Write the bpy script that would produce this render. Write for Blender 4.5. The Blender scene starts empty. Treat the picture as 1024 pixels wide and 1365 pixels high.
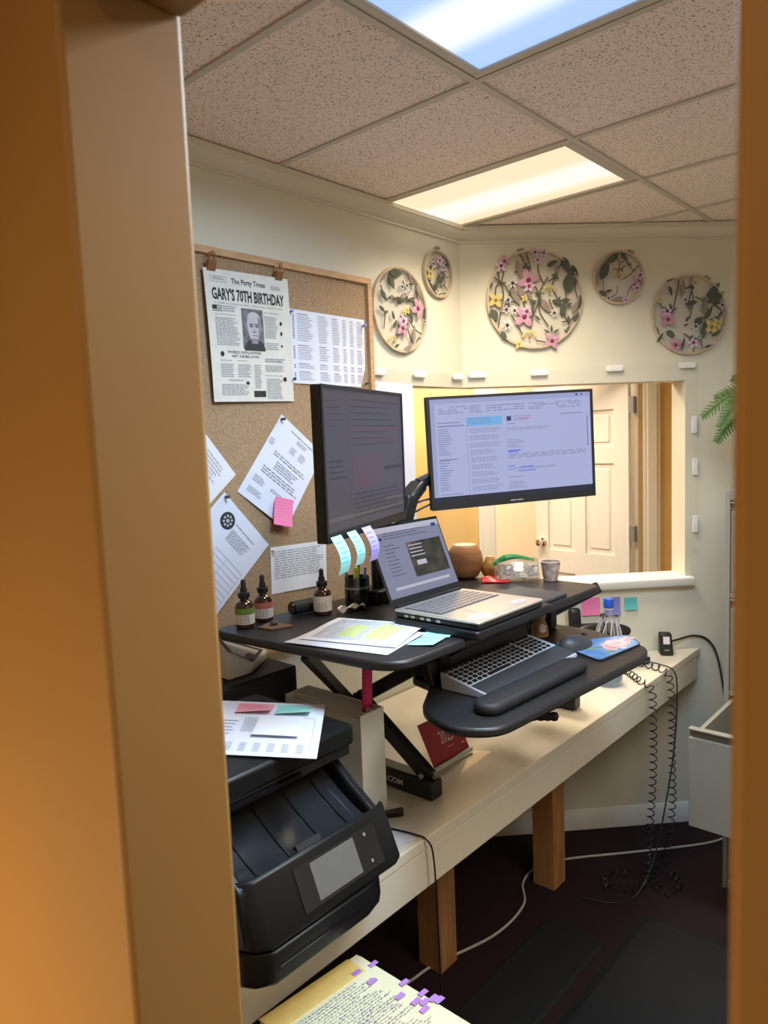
import bpy, bmesh, math, random
from mathutils import Vector, Matrix
random.seed(7)
R2 = math.radians
SC = bpy.context.scene
COL = SC.collection

# ------------------------------------------------------------------ camera
cam = bpy.data.cameras.new('camera'); camo = bpy.data.objects.new('camera', cam); COL.objects.link(camo)
rt, dn, fw = Vector((.66319, -.74743, -.03899)), Vector((-.10015, -.03699, -.99428)), Vector((.74172, .66331, -.09938))
camo.matrix_world = Matrix(((rt.x, -dn.x, -fw.x, 0), (rt.y, -dn.y, -fw.y, 0), (rt.z, -dn.z, -fw.z, 1.73), (0, 0, 0, 1)))
cam.sensor_fit = 'HORIZONTAL'; cam.sensor_width = 36; cam.lens = 974.1 / 1024 * 36
cam.clip_start = .02
cam.dof.use_dof = True; cam.dof.focus_distance = 2.1; cam.dof.aperture_fstop = 9.0
SC.camera = camo

# ------------------------------------------------------------------ world, lamps, exposure
W = bpy.data.worlds.new('world'); SC.world = W; W.use_nodes = True
W.node_tree.nodes['Background'].inputs[0].default_value = (1, .9, .8, 1)
W.node_tree.nodes['Background'].inputs[1].default_value = .03
SC.view_settings.view_transform = 'Standard'; SC.view_settings.look = 'None'
SC.view_settings.exposure = 0.12; SC.view_settings.gamma = 1; SC.view_settings.use_curve_mapping = False

def lamp(name, loc, size, power, col, rot=(0, 0, 0), spread=150):
    l = bpy.data.lights.new(name, 'AREA'); l.shape = 'RECTANGLE'; l.size, l.size_y = size
    l.energy = power; l.color = col; l.spread = R2(spread)
    o = bpy.data.objects.new(name, l); o.location = loc; o.rotation_euler = rot; COL.objects.link(o)
    return o
lamp('cool_ceiling_lamp', (1.27, .53, 2.535), (.42, .88), 34, (.60, .79, 1.0), spread=170)
lamp('side_ceiling_fill', (1.27, -.43, 2.535), (.42, .88), 22, (1.0, .90, .74), spread=160)  # added fill out of view, brightens the desk front and printer
lamp('warm_ceiling_lamp', (2.234, 1.26, 2.535), (.42, .42), 11, (1.0, .83, .60), spread=140)
lamp('hall_low_fill', (-.55, 1.0, .95), (.5, .6), 8.0, (1.0, .72, .38), (0, R2(-90), 0))  # added low fill warming the lower hall wall, no fixture behind it
lamp('hall_ceiling_fill', (-.45, .30, 2.5), (.4, .4), 6.0, (1.0, .72, .42))  # unseen fill over the hall, placed to warm the doorway jambs
lamp('corridor_lamp', (3.25, 2.25, 2.53), (.5, .5), 36, (1.0, .82, .58), (0, 0, R2(-44)))
lamp('back_room_lamp', (4.40, 3.0, 2.53), (.8, .8), 60, (1.0, .90, .76), (0, 0, R2(-44)))

# ------------------------------------------------------------------ materials
MATS = {}
def mat(name, col, rough=.55, metal=0., var=.06, scale=40., bump=0., emit=None, estr=1., alpha=None, stretch=None, coat=0., spec=.5, trans=0., ior=1.45, col2=None, voro=False):
    if name in MATS: return MATS[name]
    m = bpy.data.materials.new(name); m.use_nodes = True; nt = m.node_tree; N = nt.nodes; L = nt.links
    b = N['Principled BSDF']
    tc = N.new('ShaderNodeTexCoord'); mp = N.new('ShaderNodeMapping'); L.new(tc.outputs['Object'], mp.inputs[0])
    if stretch: mp.inputs['Scale'].default_value = stretch
    if voro:
        t = N.new('ShaderNodeTexVoronoi'); t.inputs['Scale'].default_value = scale; fac = t.outputs['Color']
    else:
        t = N.new('ShaderNodeTexNoise'); t.inputs['Scale'].default_value = scale; t.inputs['Detail'].default_value = 4; fac = t.outputs['Fac']
    L.new(mp.outputs[0], t.inputs['Vector'])
    r = N.new('ShaderNodeValToRGB'); L.new(fac, r.inputs[0])
    c = Vector(col); c2 = Vector(col2) if col2 else None
    a0 = c * (1 - var); a1 = (c2 if c2 else c * (1 + var))
    r.color_ramp.elements[0].position = .3; r.color_ramp.elements[1].position = .7
    r.color_ramp.elements[0].color = (*a0, 1); r.color_ramp.elements[1].color = (min(a1[0], 1), min(a1[1], 1), min(a1[2], 1), 1)
    L.new(r.outputs[0], b.inputs['Base Color'])
    b.inputs['Roughness'].default_value = rough; b.inputs['Metallic'].default_value = metal
    b.inputs['Specular IOR Level'].default_value = spec
    b.inputs['Coat Weight'].default_value = coat
    b.inputs['Transmission Weight'].default_value = trans; b.inputs['IOR'].default_value = ior
    if bump:
        bp = N.new('ShaderNodeBump'); bp.inputs['Strength'].default_value = bump; bp.inputs['Distance'].default_value = .002
        L.new(fac, bp.inputs['Height']); L.new(bp.outputs[0], b.inputs['Normal'])
    if emit:
        b.inputs['Emission Color'].default_value = (*emit, 1); b.inputs['Emission Strength'].default_value = estr
    if alpha is not None: b.inputs['Alpha'].default_value = alpha
    MATS[name] = m; return m

def clear_mat(name, tint=(1, 1, 1), refl=.06, rough=.03, opac=0., fac=.35):
    m = bpy.data.materials.new(name); m.use_nodes = True; nt = m.node_tree; N = nt.nodes; L = nt.links
    for n in list(N):
        if n.type != 'OUTPUT_MATERIAL': N.remove(n)
    out = [n for n in N if n.type == 'OUTPUT_MATERIAL'][0]
    tr = N.new('ShaderNodeBsdfTransparent'); tr.inputs[0].default_value = (*tint, 1)
    gl = N.new('ShaderNodeBsdfGlossy'); gl.inputs['Roughness'].default_value = rough
    lw = N.new('ShaderNodeLayerWeight'); lw.inputs[0].default_value = .35
    ml = N.new('ShaderNodeMath'); ml.operation = 'MULTIPLY_ADD'; ml.inputs[1].default_value = fac; ml.inputs[2].default_value = refl
    L.new(lw.outputs['Facing'], ml.inputs[0])
    mx = N.new('ShaderNodeMixShader'); L.new(ml.outputs[0], mx.inputs[0]); L.new(tr.outputs[0], mx.inputs[1]); L.new(gl.outputs[0], mx.inputs[2])
    last = mx
    if opac:
        df = N.new('ShaderNodeBsdfDiffuse'); df.inputs[0].default_value = (.8, .8, .8, 1)
        m2 = N.new('ShaderNodeMixShader'); m2.inputs[0].default_value = opac; L.new(mx.outputs[0], m2.inputs[1]); L.new(df.outputs[0], m2.inputs[2]); last = m2
    L.new(last.outputs[0], out.inputs[0])
    MATS[name] = m; return m

CREAM = mat('cream_wall_paint', (.70, .675, .56), .75, var=.02, scale=6, bump=.05)
TAN = mat('tan_hall_paint', (.34, .18, .050), .6, var=.03, scale=4, bump=.04)
LIT_TAN = mat('lit_tan_paint', (.72, .49, .19), .7, var=.03, scale=5, bump=.04)  # same tan-orange paint as the hall, its brighter light put into the colour
PEACH = mat('peach_wall_paint', (.80, .66, .46), .7, var=.02, scale=5)
TRIMM = mat('cream_trim_paint', (.72, .68, .58), .45, var=.02, scale=8)
WHITE = mat('white_paint', (.80, .79, .75), .4, var=.02, scale=10)
DOORW = mat('door_white_paint', (.82, .79, .73), .4, var=.03, scale=14, stretch=(8, 8, .6), bump=.12)
GRIDM = mat('ceiling_grid_metal', (.60, .54, .46), .5, var=.02)
DESKM = mat('cream_laminate', (.72, .66, .55), .35, var=.015, scale=20)
WOODL = mat('pine_leg_wood', (.42, .20, .075), .55, var=.25, scale=9, stretch=(6, 6, .5))
WOODF = mat('oak_frame_wood', (.56, .34, .18), .5, var=.18, scale=14, stretch=(1, 6, 6))
BLACK = mat('black_plastic', (.012, .012, .014), .42, var=.1, scale=60)
SATIN = mat('black_laminate', (.018, .018, .02), .38, var=.15, scale=120, bump=.03)
GLOSSB = mat('gloss_black_plastic', (.008, .008, .010), .18, var=.05, coat=.5)
PRNB = mat('printer_charcoal_plastic', (.010, .010, .011), .36, spec=.32, var=.1, scale=200, bump=.05)
DKGREY = mat('dark_grey_plastic', (.05, .052, .058), .45, var=.06)
GREY = mat('grey_metal', (.40, .40, .41), .38, .6, var=.04)
SILVER = mat('silver_metal', (.62, .60, .58), .35, .7, var=.03)
CHROME = mat('chrome', (.7, .69, .66), .2, 1., var=.03)
RUB = mat('soft_black_rubber', (.016, .016, .02), .6, var=.12, scale=150, bump=.1)
PAPER = mat('white_paper', (.76, .77, .82), .8, var=.015, scale=15)
PAPERB = mat('bluish_paper', (.70, .73, .86), .8, var=.015, scale=15)
NEWSP = mat('newsprint_paper', (.70, .68, .62), .85, var=.04, scale=30)
INK = mat('black_ink', (.03, .03, .035), .8)
INKG = mat('grey_ink', (.28, .28, .32), .8)
INKL = mat('pale_grey_ink', (.45, .46, .52), .8)
BLUEINK = mat('blue_pen_ink', (.10, .12, .32), .8)
HILITE = mat('yellow_highlighter', (.72, .86, .12), .8)
PINKN = mat('pink_sticky_paper', (.90, .22, .48), .8, var=.02)
PINKS = mat('salmon_sticky_paper', (.86, .36, .42), .8, var=.02)
CYANN = mat('aqua_sticky_paper', (.38, .80, .84), .8, var=.02)
TEALN = mat('teal_sticky_paper', (.12, .52, .55), .8, var=.02)
MINTN = mat('mint_sticky_paper', (.34, .72, .66), .8, var=.02)
VIOLN = mat('violet_sticky_paper', (.42, .36, .82), .8, var=.02)
BLUEN = mat('blue_sticky_paper', (.22, .24, .60), .8, var=.02)
PURPF = mat('purple_flag_paper', (.44, .22, .62), .7, var=.02)
MAGENTA = mat('magenta_plastic', (.80, .04, .22), .4, var=.05)
RED = mat('red_card', (.44, .02, .035), .5, var=.25, scale=6)
REDP = mat('red_plastic', (.65, .03, .04), .3, var=.05)
CABM = mat('beige_steel', (.26, .25, .215), .42, var=.02, scale=8)
BASEG = mat('white_baseboard_paint', (.66, .65, .62), .5, var=.02)
AMBER = mat('amber_bottle_glass', (.05, .018, .008), .08, var=.05, coat=.6)
LABW = mat('white_label', (.72, .69, .66), .6, var=.03)
GREENL = mat('green_label', (.16, .26, .04), .6, var=.1)
ROSEL = mat('rose_label', (.50, .15, .13), .6, var=.1)
WOODP = mat('turned_pot_wood', (.36, .18, .085), .5, var=.25, scale=10, stretch=(1, 1, 5))
PEAR = mat('golden_fruit_skin', (.50, .31, .10), .45, var=.3, scale=50)
GREENZ = mat('green_zip_plastic', (.02, .34, .10), .35, var=.1)
BRASS = mat('copper_clip_metal', (.38, .19, .10), .35, .8, var=.1)
LEAF = mat('frond_green', (.055, .12, .022), .6, var=.3, scale=30)
PAD_Y = mat('legal_pad_yellow', (.80, .60, .20), .7, var=.05)
PAD_P = mat('legal_pad_page', (.80, .76, .52), .8, var=.02)
CLIPW = mat('white_clip_plastic', (.82, .82, .82), .4, var=.02)
MUG = mat('patterned_paper_cup', (.36, .23, .19), .6, var=.3, scale=45, col2=(.62, .50, .45))
BLUECAP = mat('blue_cap_plastic', (.02, .10, .62), .35, var=.05)
CLEAR = clear_mat('clear_acrylic', (1, 1, 1), .010, .03, fac=.12)
FILM = clear_mat('clear_bag_film', (.96, .96, .96), .12, .10, .14)
PETC = clear_mat('clear_bottle_plastic', (.93, .95, .97), .10, .05)
WATER = clear_mat('bottle_water', (.62, .80, .95), .10, .02)
TULLE = clear_mat('sheer_tulle', (.94, .93, .93), .0, .6, .05)
GLASSY = clear_mat('smoked_glass', (.55, .55, .55), .12, .05)

def ceil_mat():
    m = mat('fissured_ceiling_tile', (.80, .68, .60), .9, var=.0, scale=30); nt = m.node_tree; N = nt.nodes; L = nt.links; b = N['Principled BSDF']
    tc = N.new('ShaderNodeTexCoord')
    n1 = N.new('ShaderNodeTexNoise'); n1.inputs['Scale'].default_value = 210; n1.inputs['Detail'].default_value = 2
    n2 = N.new('ShaderNodeTexVoronoi'); n2.inputs['Scale'].default_value = 140; n2.inputs['Randomness'].default_value = 1
    L.new(tc.outputs['Object'], n1.inputs['Vector']); L.new(tc.outputs['Object'], n2.inputs['Vector'])
    r1 = N.new('ShaderNodeValToRGB'); r1.color_ramp.elements[0].position = .34; r1.color_ramp.elements[1].position = .42
    r1.color_ramp.elements[0].color = (.32, .30, .29, 1); r1.color_ramp.elements[1].color = (1, 1, 1, 1)
    r2 = N.new('ShaderNodeValToRGB'); r2.color_ramp.elements[0].position = .10; r2.color_ramp.elements[1].position = .17
    r2.color_ramp.elements[0].color = (.30, .27, .25, 1); r2.color_ramp.elements[1].color = (1, 1, 1, 1)
    L.new(n1.outputs['Fac'], r1.inputs[0]); L.new(n2.outputs['Distance'], r2.inputs[0])
    mx = N.new('ShaderNodeMixRGB'); mx.blend_type = 'MULTIPLY'; mx.inputs[0].default_value = 1; L.new(r1.outputs[0], mx.inputs[1]); L.new(r2.outputs[0], mx.inputs[2])
    m2 = N.new('ShaderNodeMixRGB'); m2.blend_type = 'MULTIPLY'; m2.inputs[0].default_value = 1; m2.inputs[1].default_value = (.95, .80, .72, 1); L.new(mx.outputs[0], m2.inputs[2])
    L.new(m2.outputs[0], b.inputs['Base Color'])
    bp = N.new('ShaderNodeBump'); bp.inputs['Strength'].default_value = .4; bp.inputs['Distance'].default_value = .002; L.new(mx.outputs[0], bp.inputs['Height']); L.new(bp.outputs[0], b.inputs['Normal'])
    return m
TILE = ceil_mat()
def cork_mat():
    m = mat('cork', (.36, .235, .13), .9, var=.0, scale=420, voro=True, bump=.2); N = m.node_tree.nodes
    r = [n for n in N if n.type == 'VALTORGB'][0].color_ramp
    r.elements[0].position = .1; r.elements[0].color = (.25, .15, .08, 1); r.elements[1].position = .8; r.elements[1].color = (.45, .31, .19, 1)
    return m
CORK = cork_mat()
CARPET = mat('burgundy_carpet', (.014, .0025, .005), .95, var=.5, scale=220, bump=.5)
MATM = mat('black_foam_mat', (.006, .006, .007), .8, var=.3, scale=260, bump=.3)

def lens_mat(name, base, band, cols_y, width, strength):
    # prismatic lens of a two-tube fitting: brighter along its tubes (object Y axis), ribbed
    m = bpy.data.materials.new(name); m.use_nodes = True; N = m.node_tree.nodes; L = m.node_tree.links; b = N['Principled BSDF']
    tc = N.new('ShaderNodeTexCoord'); sp = N.new('ShaderNodeSeparateXYZ'); L.new(tc.outputs['Object'], sp.inputs[0])
    s = N.new('ShaderNodeMath'); s.operation = 'SUBTRACT'; s.inputs[1].default_value = cols_y; L.new(sp.outputs['X'], s.inputs[0])
    a = N.new('ShaderNodeMath'); a.operation = 'ABSOLUTE'; L.new(s.outputs[0], a.inputs[0])
    r = N.new('ShaderNodeValToRGB'); r.color_ramp.interpolation = 'EASE'; r.color_ramp.elements[0].position = width * .25; r.color_ramp.elements[1].position = width
    r.color_ramp.elements[0].color = (*band, 1); r.color_ramp.elements[1].color = (*base, 1); L.new(a.outputs[0], r.inputs[0])
    w = N.new('ShaderNodeTexWave'); w.inputs['Scale'].default_value = 70; w.bands_direction = 'DIAGONAL'; L.new(tc.outputs['Object'], w.inputs['Vector'])
    mr = N.new('ShaderNodeMapRange'); mr.inputs['To Min'].default_value = .92; mr.inputs['To Max'].default_value = 1.05; L.new(w.outputs['Fac'], mr.inputs[0])
    mx = N.new('ShaderNodeMixRGB'); mx.blend_type = 'MULTIPLY'; mx.inputs[0].default_value = 1; L.new(r.outputs[0], mx.inputs[1]); L.new(mr.outputs[0], mx.inputs[2])
    b.inputs['Base Color'].default_value = (.3, .3, .3, 1); L.new(mx.outputs[0], b.inputs['Emission Color']); b.inputs['Emission Strength'].default_value = strength
    MATS[name] = m; return m
LENS1 = lens_mat('cool_prismatic_lens', (.33, .53, .90), (.88, .97, 1.0), .02, .12, 1.0)
LENS2 = lens_mat('warm_prismatic_lens', (.96, .72, .48), (1.0, .95, .84), .05, .13, .95)

def screen(name, col, s=1.): return mat(name, (.01, .01, .012), .35, var=0, emit=col, estr=s, spec=.3)
SCRW = screen('screen_white', (.345, .375, .60)); SCRP = screen('screen_pale_grey', (.28, .305, .51)); SCRT = screen('screen_text_grey', (.19, .20, .35))
SCRB = screen('screen_selection_blue', (.14, .36, .66)); SCRN = screen('screen_navy', (.01, .03, .14)); SCRL = screen('screen_link_blue', (.10, .10, .62)); SCRR = screen('screen_red_text', (.5, .12, .2)); SCRK = screen('screen_taskbar', (.012, .014, .03))
SDK = screen('dim_screen_grey', (.065, .058, .070)); SDT = screen('dim_screen_line', (.028, .026, .034)); SDP = screen('dim_screen_pink', (.085, .052, .066)); SDL = screen('dim_screen_light', (.10, .088, .088))
SLP = screen('laptop_screen_grey', (.19, .20, .29)); SLT = screen('laptop_screen_text', (.05, .05, .11)); SLW = screen('laptop_screen_light', (.42, .42, .5)); SLB = screen('laptop_screen_blue', (.02, .04, .2))
SLD = mat('laptop_dark_photo', (.01, .01, .01), .35, var=0)
def _dark_photo():
    N = SLD.node_tree.nodes; L = SLD.node_tree.links; b = N['Principled BSDF']
    t = N.new('ShaderNodeTexNoise'); t.inputs['Scale'].default_value = 24; t.inputs['Detail'].default_value = 5
    tc = N.new('ShaderNodeTexCoord'); L.new(tc.outputs['Object'], t.inputs['Vector'])
    r = N.new('ShaderNodeValToRGB'); e = r.color_ramp.elements; e[0].position = .38; e[0].color = (.012, .013, .012, 1); e[1].position = .72; e[1].color = (.16, .09, .07, 1)
    q = r.color_ramp.elements.new(.55); q.color = (.045, .04, .028, 1)
    L.new(t.outputs['Fac'], r.inputs[0]); L.new(r.outputs[0], b.inputs['Emission Color']); b.inputs['Emission Strength'].default_value = 1
_dark_photo()

# ------------------------------------------------------------------ mesh helpers
class MB:
    def __init__(s): s.v = []; s.f = []
    def add(s, vs, fs):
        b = len(s.v); s.v += [Vector(x) for x in vs]; s.f += [tuple(i + b for i in f) for f in fs]; return s
    def box(s, a, b, m=None):
        x0, y0, z0 = a; x1, y1, z1 = b
        vs = [Vector(p) for p in ((x0, y0, z0), (x1, y0, z0), (x1, y1, z0), (x0, y1, z0), (x0, y0, z1), (x1, y0, z1), (x1, y1, z1), (x0, y1, z1))]
        if m: vs = [m @ p for p in vs]
        return s.add(vs, [(0, 3, 2, 1), (4, 5, 6, 7), (0, 1, 5, 4), (1, 2, 6, 5), (2, 3, 7, 6), (3, 0, 4, 7)])
    def bar(s, p, q, w, h, up=(0, 0, 1)):
        p, q = Vector(p), Vector(q); d = (q - p).normalized(); up = Vector(up)
        sx = d.cross(up)
        if sx.length < 1e-4: sx = d.cross(Vector((1, 0, 0)))
        sx.normalize(); sy = sx.cross(d)
        vs = [c + sx * a * w / 2 + sy * b * h / 2 for c in (p, q) for a, b in ((-1, -1), (1, -1), (1, 1), (-1, 1))]
        return s.add(vs, [(0, 1, 2, 3), (7, 6, 5, 4), (0, 4, 5, 1), (1, 5, 6, 2), (2, 6, 7, 3), (3, 7, 4, 0)])
    def prism(s, poly, z0, z1, m=None):
        n = len(poly)
        ar = sum(poly[i][0] * poly[(i + 1) % n][1] - poly[(i + 1) % n][0] * poly[i][1] for i in range(n))
        if ar < 0: poly = poly[::-1]
        vs = [Vector((x, y, z0)) for x, y in poly] + [Vector((x, y, z1)) for x, y in poly]
        if m: vs = [m @ p for p in vs]
        return s.add(vs, [tuple(range(n))[::-1], tuple(range(n, 2 * n))] + [(i, (i + 1) % n, n + (i + 1) % n, n + i) for i in range(n)])
    def xprism(s, yz, x0, x1):       # side profile in (y,z) pulled along x
        m = Matrix(((0, 0, 1, 0), (1, 0, 0, 0), (0, 1, 0, 0), (0, 0, 0, 1)))
        return s.prism(yz, x0, x1, m)
    def lathe(s, prof, n=24, c=(0, 0, 0), m=None):
        vs = []; fs = []; k = len(prof); c = Vector(c)
        for i in range(n):
            a = 2 * math.pi * i / n
            for r, z in prof:
                p = Vector((r * math.cos(a), r * math.sin(a), z)); vs.append((m @ p if m else p) + c)
        for i in range(n):
            j = (i + 1) % n
            for t in range(k - 1): fs.append((i * k + t, j * k + t, j * k + t + 1, i * k + t + 1))
        fs.append(tuple(i * k for i in range(n))[::-1]); fs.append(tuple(i * k + k - 1 for i in range(n)))
        return s.add(vs, fs)
    def tube(s, pts, r, n=8, closed=False):
        pts = [Vector(p) for p in pts]; k = len(pts); vs = []; fs = []
        up = Vector((0, 0, 1)); prev = None
        for i, p in enumerate(pts):
            a = pts[(i - 1) % k] if closed or i else p; b = pts[(i + 1) % k] if closed or i < k - 1 else p
            d = (b - a).normalized()
            if prev is None: prev = d.cross(up if abs(d.z) < .9 else Vector((1, 0, 0))).normalized()
            u = (prev - d * prev.dot(d)).normalized(); w = d.cross(u); prev = u
            rr = r[i] if isinstance(r, (list, tuple)) else r
            for j in range(n):
                t = 2 * math.pi * j / n; vs.append(p + (u * math.cos(t) + w * math.sin(t)) * rr)
        for i in range(k if closed else k - 1):
            i2 = (i + 1) % k
            for j in range(n): fs.append((i * n + j, i * n + (j + 1) % n, i2 * n + (j + 1) % n, i2 * n + j))
        if not closed: fs.append(tuple(range(n))[::-1]); fs.append(tuple(range((k - 1) * n, k * n)))
        return s.add(vs, fs)
    def ball(s, c, r, n=12, sc=(1, 1, 1)):
        k = n // 2; prof = [(max(1e-4, r * math.sin(math.pi * i / k)), -r * math.cos(math.pi * i / k)) for i in range(k + 1)]
        return s.lathe(prof, n, c, Matrix.Diagonal((*sc, 1)))
    def xf(s, m):
        s.v = [m @ p for p in s.v]; return s

def spline(ctrl, n=12):
    c = [Vector(p) for p in ctrl]; out = []
    for i in range(len(c) - 1):
        p0 = c[max(i - 1, 0)]; p1 = c[i]; p2 = c[i + 1]; p3 = c[min(i + 2, len(c) - 1)]
        for k in range(n):
            t = k / n
            out.append(.5 * ((2 * p1) + (p2 - p0) * t + (2 * p0 - 5 * p1 + 4 * p2 - p3) * t * t + (3 * p1 - p0 - 3 * p2 + p3) * t ** 3))
    out.append(c[-1]); return out
def rounded(poly, r, n=5):
    out = []; k = len(poly)
    for i in range(k):
        p = Vector(poly[i]); a = Vector(poly[i - 1]); b = Vector(poly[(i + 1) % k])
        rr = r[i] if isinstance(r, (list, tuple)) else r
        da, db = (a - p), (b - p); t = min(rr, da.length * .49, db.length * .49)
        p1 = p + da.normalized() * t; p2 = p + db.normalized() * t
        for j in range(n + 1):
            u = j / n; q = p1 * (1 - u) ** 2 + p * 2 * u * (1 - u) + p2 * u * u; out.append((q.x, q.y))
    return out
def rrect(x0, y0, x1, y1, r, n=5): return rounded([(x0, y0), (x1, y0), (x1, y1), (x0, y1)], r, n)

FR = {}        # world frame of every object
def _mesh(name, mb, inv, m, smooth):
    me = bpy.data.meshes.new(name)
    me.from_pydata([tuple(inv @ p) for p in mb.v], [], mb.f); me.validate()
    bm = bmesh.new(); bm.from_mesh(me); bmesh.ops.recalc_face_normals(bm, faces=bm.faces); bm.to_mesh(me); bm.free()
    if m: me.materials.append(m)
    if smooth:
        for p in me.polygons: p.use_smooth = True
        me.set_sharp_from_angle(angle=R2(38))
    return me
def bev(o, w, seg=2):
    b = o.modifiers.new('bevel', 'BEVEL'); b.width = w; b.segments = seg; b.limit_method = 'ANGLE'; b.angle_limit = R2(35)
def thing(name, label, cat, loc=(0, 0, 0), rz=0., group=None):
    o = bpy.data.objects.new(name, None); COL.objects.link(o); o.location = loc; o.rotation_euler = (0, 0, rz)
    o.empty_display_size = .05
    o['label'] = label; o['category'] = cat
    if group: o['group'] = group
    FR[o] = Matrix.Translation(loc) @ Matrix.Rotation(rz, 4, 'Z'); return o
def part(name, mb, m, parent, local=False, bevel=0, smooth=True, label=None, kind=None):
    """a mesh child of parent; mb is in world metres, or in the thing's own frame with local=True"""
    inv = Matrix.Identity(4) if local else FR[parent].inverted()
    o = bpy.data.objects.new(name, _mesh(name, mb, inv, m, smooth)); COL.objects.link(o); o.parent = parent; FR[o] = FR[parent]
    if bevel: bev(o, bevel)
    if label: o['label'] = label
    if kind: o['kind'] = kind
    return o
def solo(name, mb, m, label, cat, loc, rz=0., group=None, bevel=0, smooth=True, local=False):
    fr = Matrix.Translation(loc) @ Matrix.Rotation(rz, 4, 'Z')
    o = bpy.data.objects.new(name, _mesh(name, mb, Matrix.Identity(4) if local else fr.inverted(), m, smooth)); COL.objects.link(o)
    o.location = loc; o.rotation_euler = (0, 0, rz); o['label'] = label; o['category'] = cat
    if group: o['group'] = group
    if bevel: bev(o, bevel)
    FR[o] = fr; return o
def struct(name, mb, m, parent=None, bevel=0, smooth=True):
    o = bpy.data.objects.new(name, _mesh(name, mb, Matrix.Identity(4), m, smooth)); COL.objects.link(o)
    FR[o] = Matrix.Identity(4)
    if parent: o.parent = parent
    else: o['kind'] = 'structure'
    if bevel: bev(o, bevel)
    return o

# sheets: S(u, v, h) gives a point; u to the right, v DOWN from the top edge, h off the front
def surf(o, ux, vy, n, curl=None):
    o, ux, vy, n = Vector(o), Vector(ux), Vector(vy), Vector(n).normalized()
    return lambda u, v, h=0.: o + ux * u + vy * v + n * ((curl(u, v) if curl else 0) + h)
def sheet_mb(S, nu=6, nv=6, th=.0007, mb=None):
    mb = mb or MB(); k = nu + 1
    top = [S(i / nu, j / nv, th) for j in range(nv + 1) for i in range(k)]; bot = [S(i / nu, j / nv, 0) for j in range(nv + 1) for i in range(k)]
    n = len(top); fs = []
    for j in range(nv):
        for i in range(nu):
            a = j * k + i; fs += [(a, a + k, a + k + 1, a + 1), (n + a, n + a + 1, n + a + k + 1, n + a + k)]
    per = [i for i in range(k)] + [j * k + nu for j in range(1, nv + 1)] + [nv * k + i for i in range(nu - 1, -1, -1)] + [j * k for j in range(nv - 1, 0, -1)]
    for a, b in zip(per, per[1:] + per[:1]): fs.append((a, b, n + b, n + a))
    return mb.add(top + bot, fs)
def rects_mb(S, rects, h=.0013, mb=None):
    mb = mb or MB()
    for u0, v0, u1, v1 in rects:
        nu, nv = max(1, math.ceil((u1 - u0) * 10 - .3)), max(1, math.ceil((v1 - v0) * 10 - .3))
        mb.add([S(u0 + (u1 - u0) * i / nu, v0 + (v1 - v0) * j / nv, h) for j in range(nv + 1) for i in range(nu + 1)], [(j * (nu + 1) + i, (j + 1) * (nu + 1) + i, (j + 1) * (nu + 1) + i + 1, j * (nu + 1) + i + 1) for j in range(nv) for i in range(nu)])
    return mb
def rows(u0, v0, u1, v1, n, fill=.45, words=True, ragged=.25, rng=random):
    out = []; st = (v1 - v0) / n
    for i in range(n):
        v = v0 + i * st; e = u1 - rng.random() * ragged * (u1 - u0); x = u0
        if not words: out.append((u0, v, e, v + st * fill)); continue
        while x < e:
            w = (u1 - u0) * (.05 + .11 * rng.random()); out.append((x, v, min(x + w, e), v + st * fill)); x += w + (u1 - u0) * .022
    return out
def text_mb(S, txt, u, v, w, hgt, h=.0014, mb=None, bold=0., align='LEFT'):
    """lettering laid on a sheet: u,v of its upper left corner, w and hgt as shares of the sheet"""
    cu = bpy.data.curves.new('lettering', 'FONT'); cu.body = txt; cu.resolution_u = 2; cu.offset = bold
    ob = bpy.data.objects.new('lettering', cu); COL.objects.link(ob)
    dg = bpy.context.evaluated_depsgraph_get(); me = bpy.data.meshes.new_from_object(ob.evaluated_get(dg))
    xs = [p.co.x for p in me.vertices]; ys = [p.co.y for p in me.vertices]
    x0, x1, y0, y1 = min(xs), max(xs), min(ys), max(ys); mb = mb or MB()
    mb.add([S(u + w * (p.co.x - x0) / (x1 - x0), v + hgt * (y1 - p.co.y) / (y1 - y0), h) for p in me.vertices], [tuple(f.vertices) for f in me.polygons])
    bpy.data.objects.remove(ob); bpy.data.curves.remove(cu); bpy.data.meshes.remove(me); return mb
def disc_uv(S, cu, cv, ru, rv, n=20, h=.0013, mb=None, a0=0, a1=2 * math.pi):
    mb = mb or MB(); mb.add([S(cu, cv, h)] + [S(cu + ru * math.cos(a0 + (a1 - a0) * i / n), cv + rv * math.sin(a0 + (a1 - a0) * i / n), h) for i in range(n + 1)], [(0, i + 1, i + 2) for i in range(n)]); return mb

# ------------------------------------------------------------------ room shell
A0 = Vector((2.473, 1.754)); AN = R2(-44); DC = Vector((math.cos(AN), math.sin(AN))); NC = Vector((DC.y, -DC.x))   # NC points into the office
def CP(s, z, off=0.): p = A0 + DC * s + NC * off; return Vector((p.x, p.y, z))
def C2(s, off=0.): p = A0 + DC * s + NC * off; return (p.x, p.y)
CZ = 2.5516
tn = .12; tq = math.tan(R2(22))
MIT = C2(tn * math.tan(R2(22)), -tn)       # outer mitre of the obtuse corner
S_END = 1.3165

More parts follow.
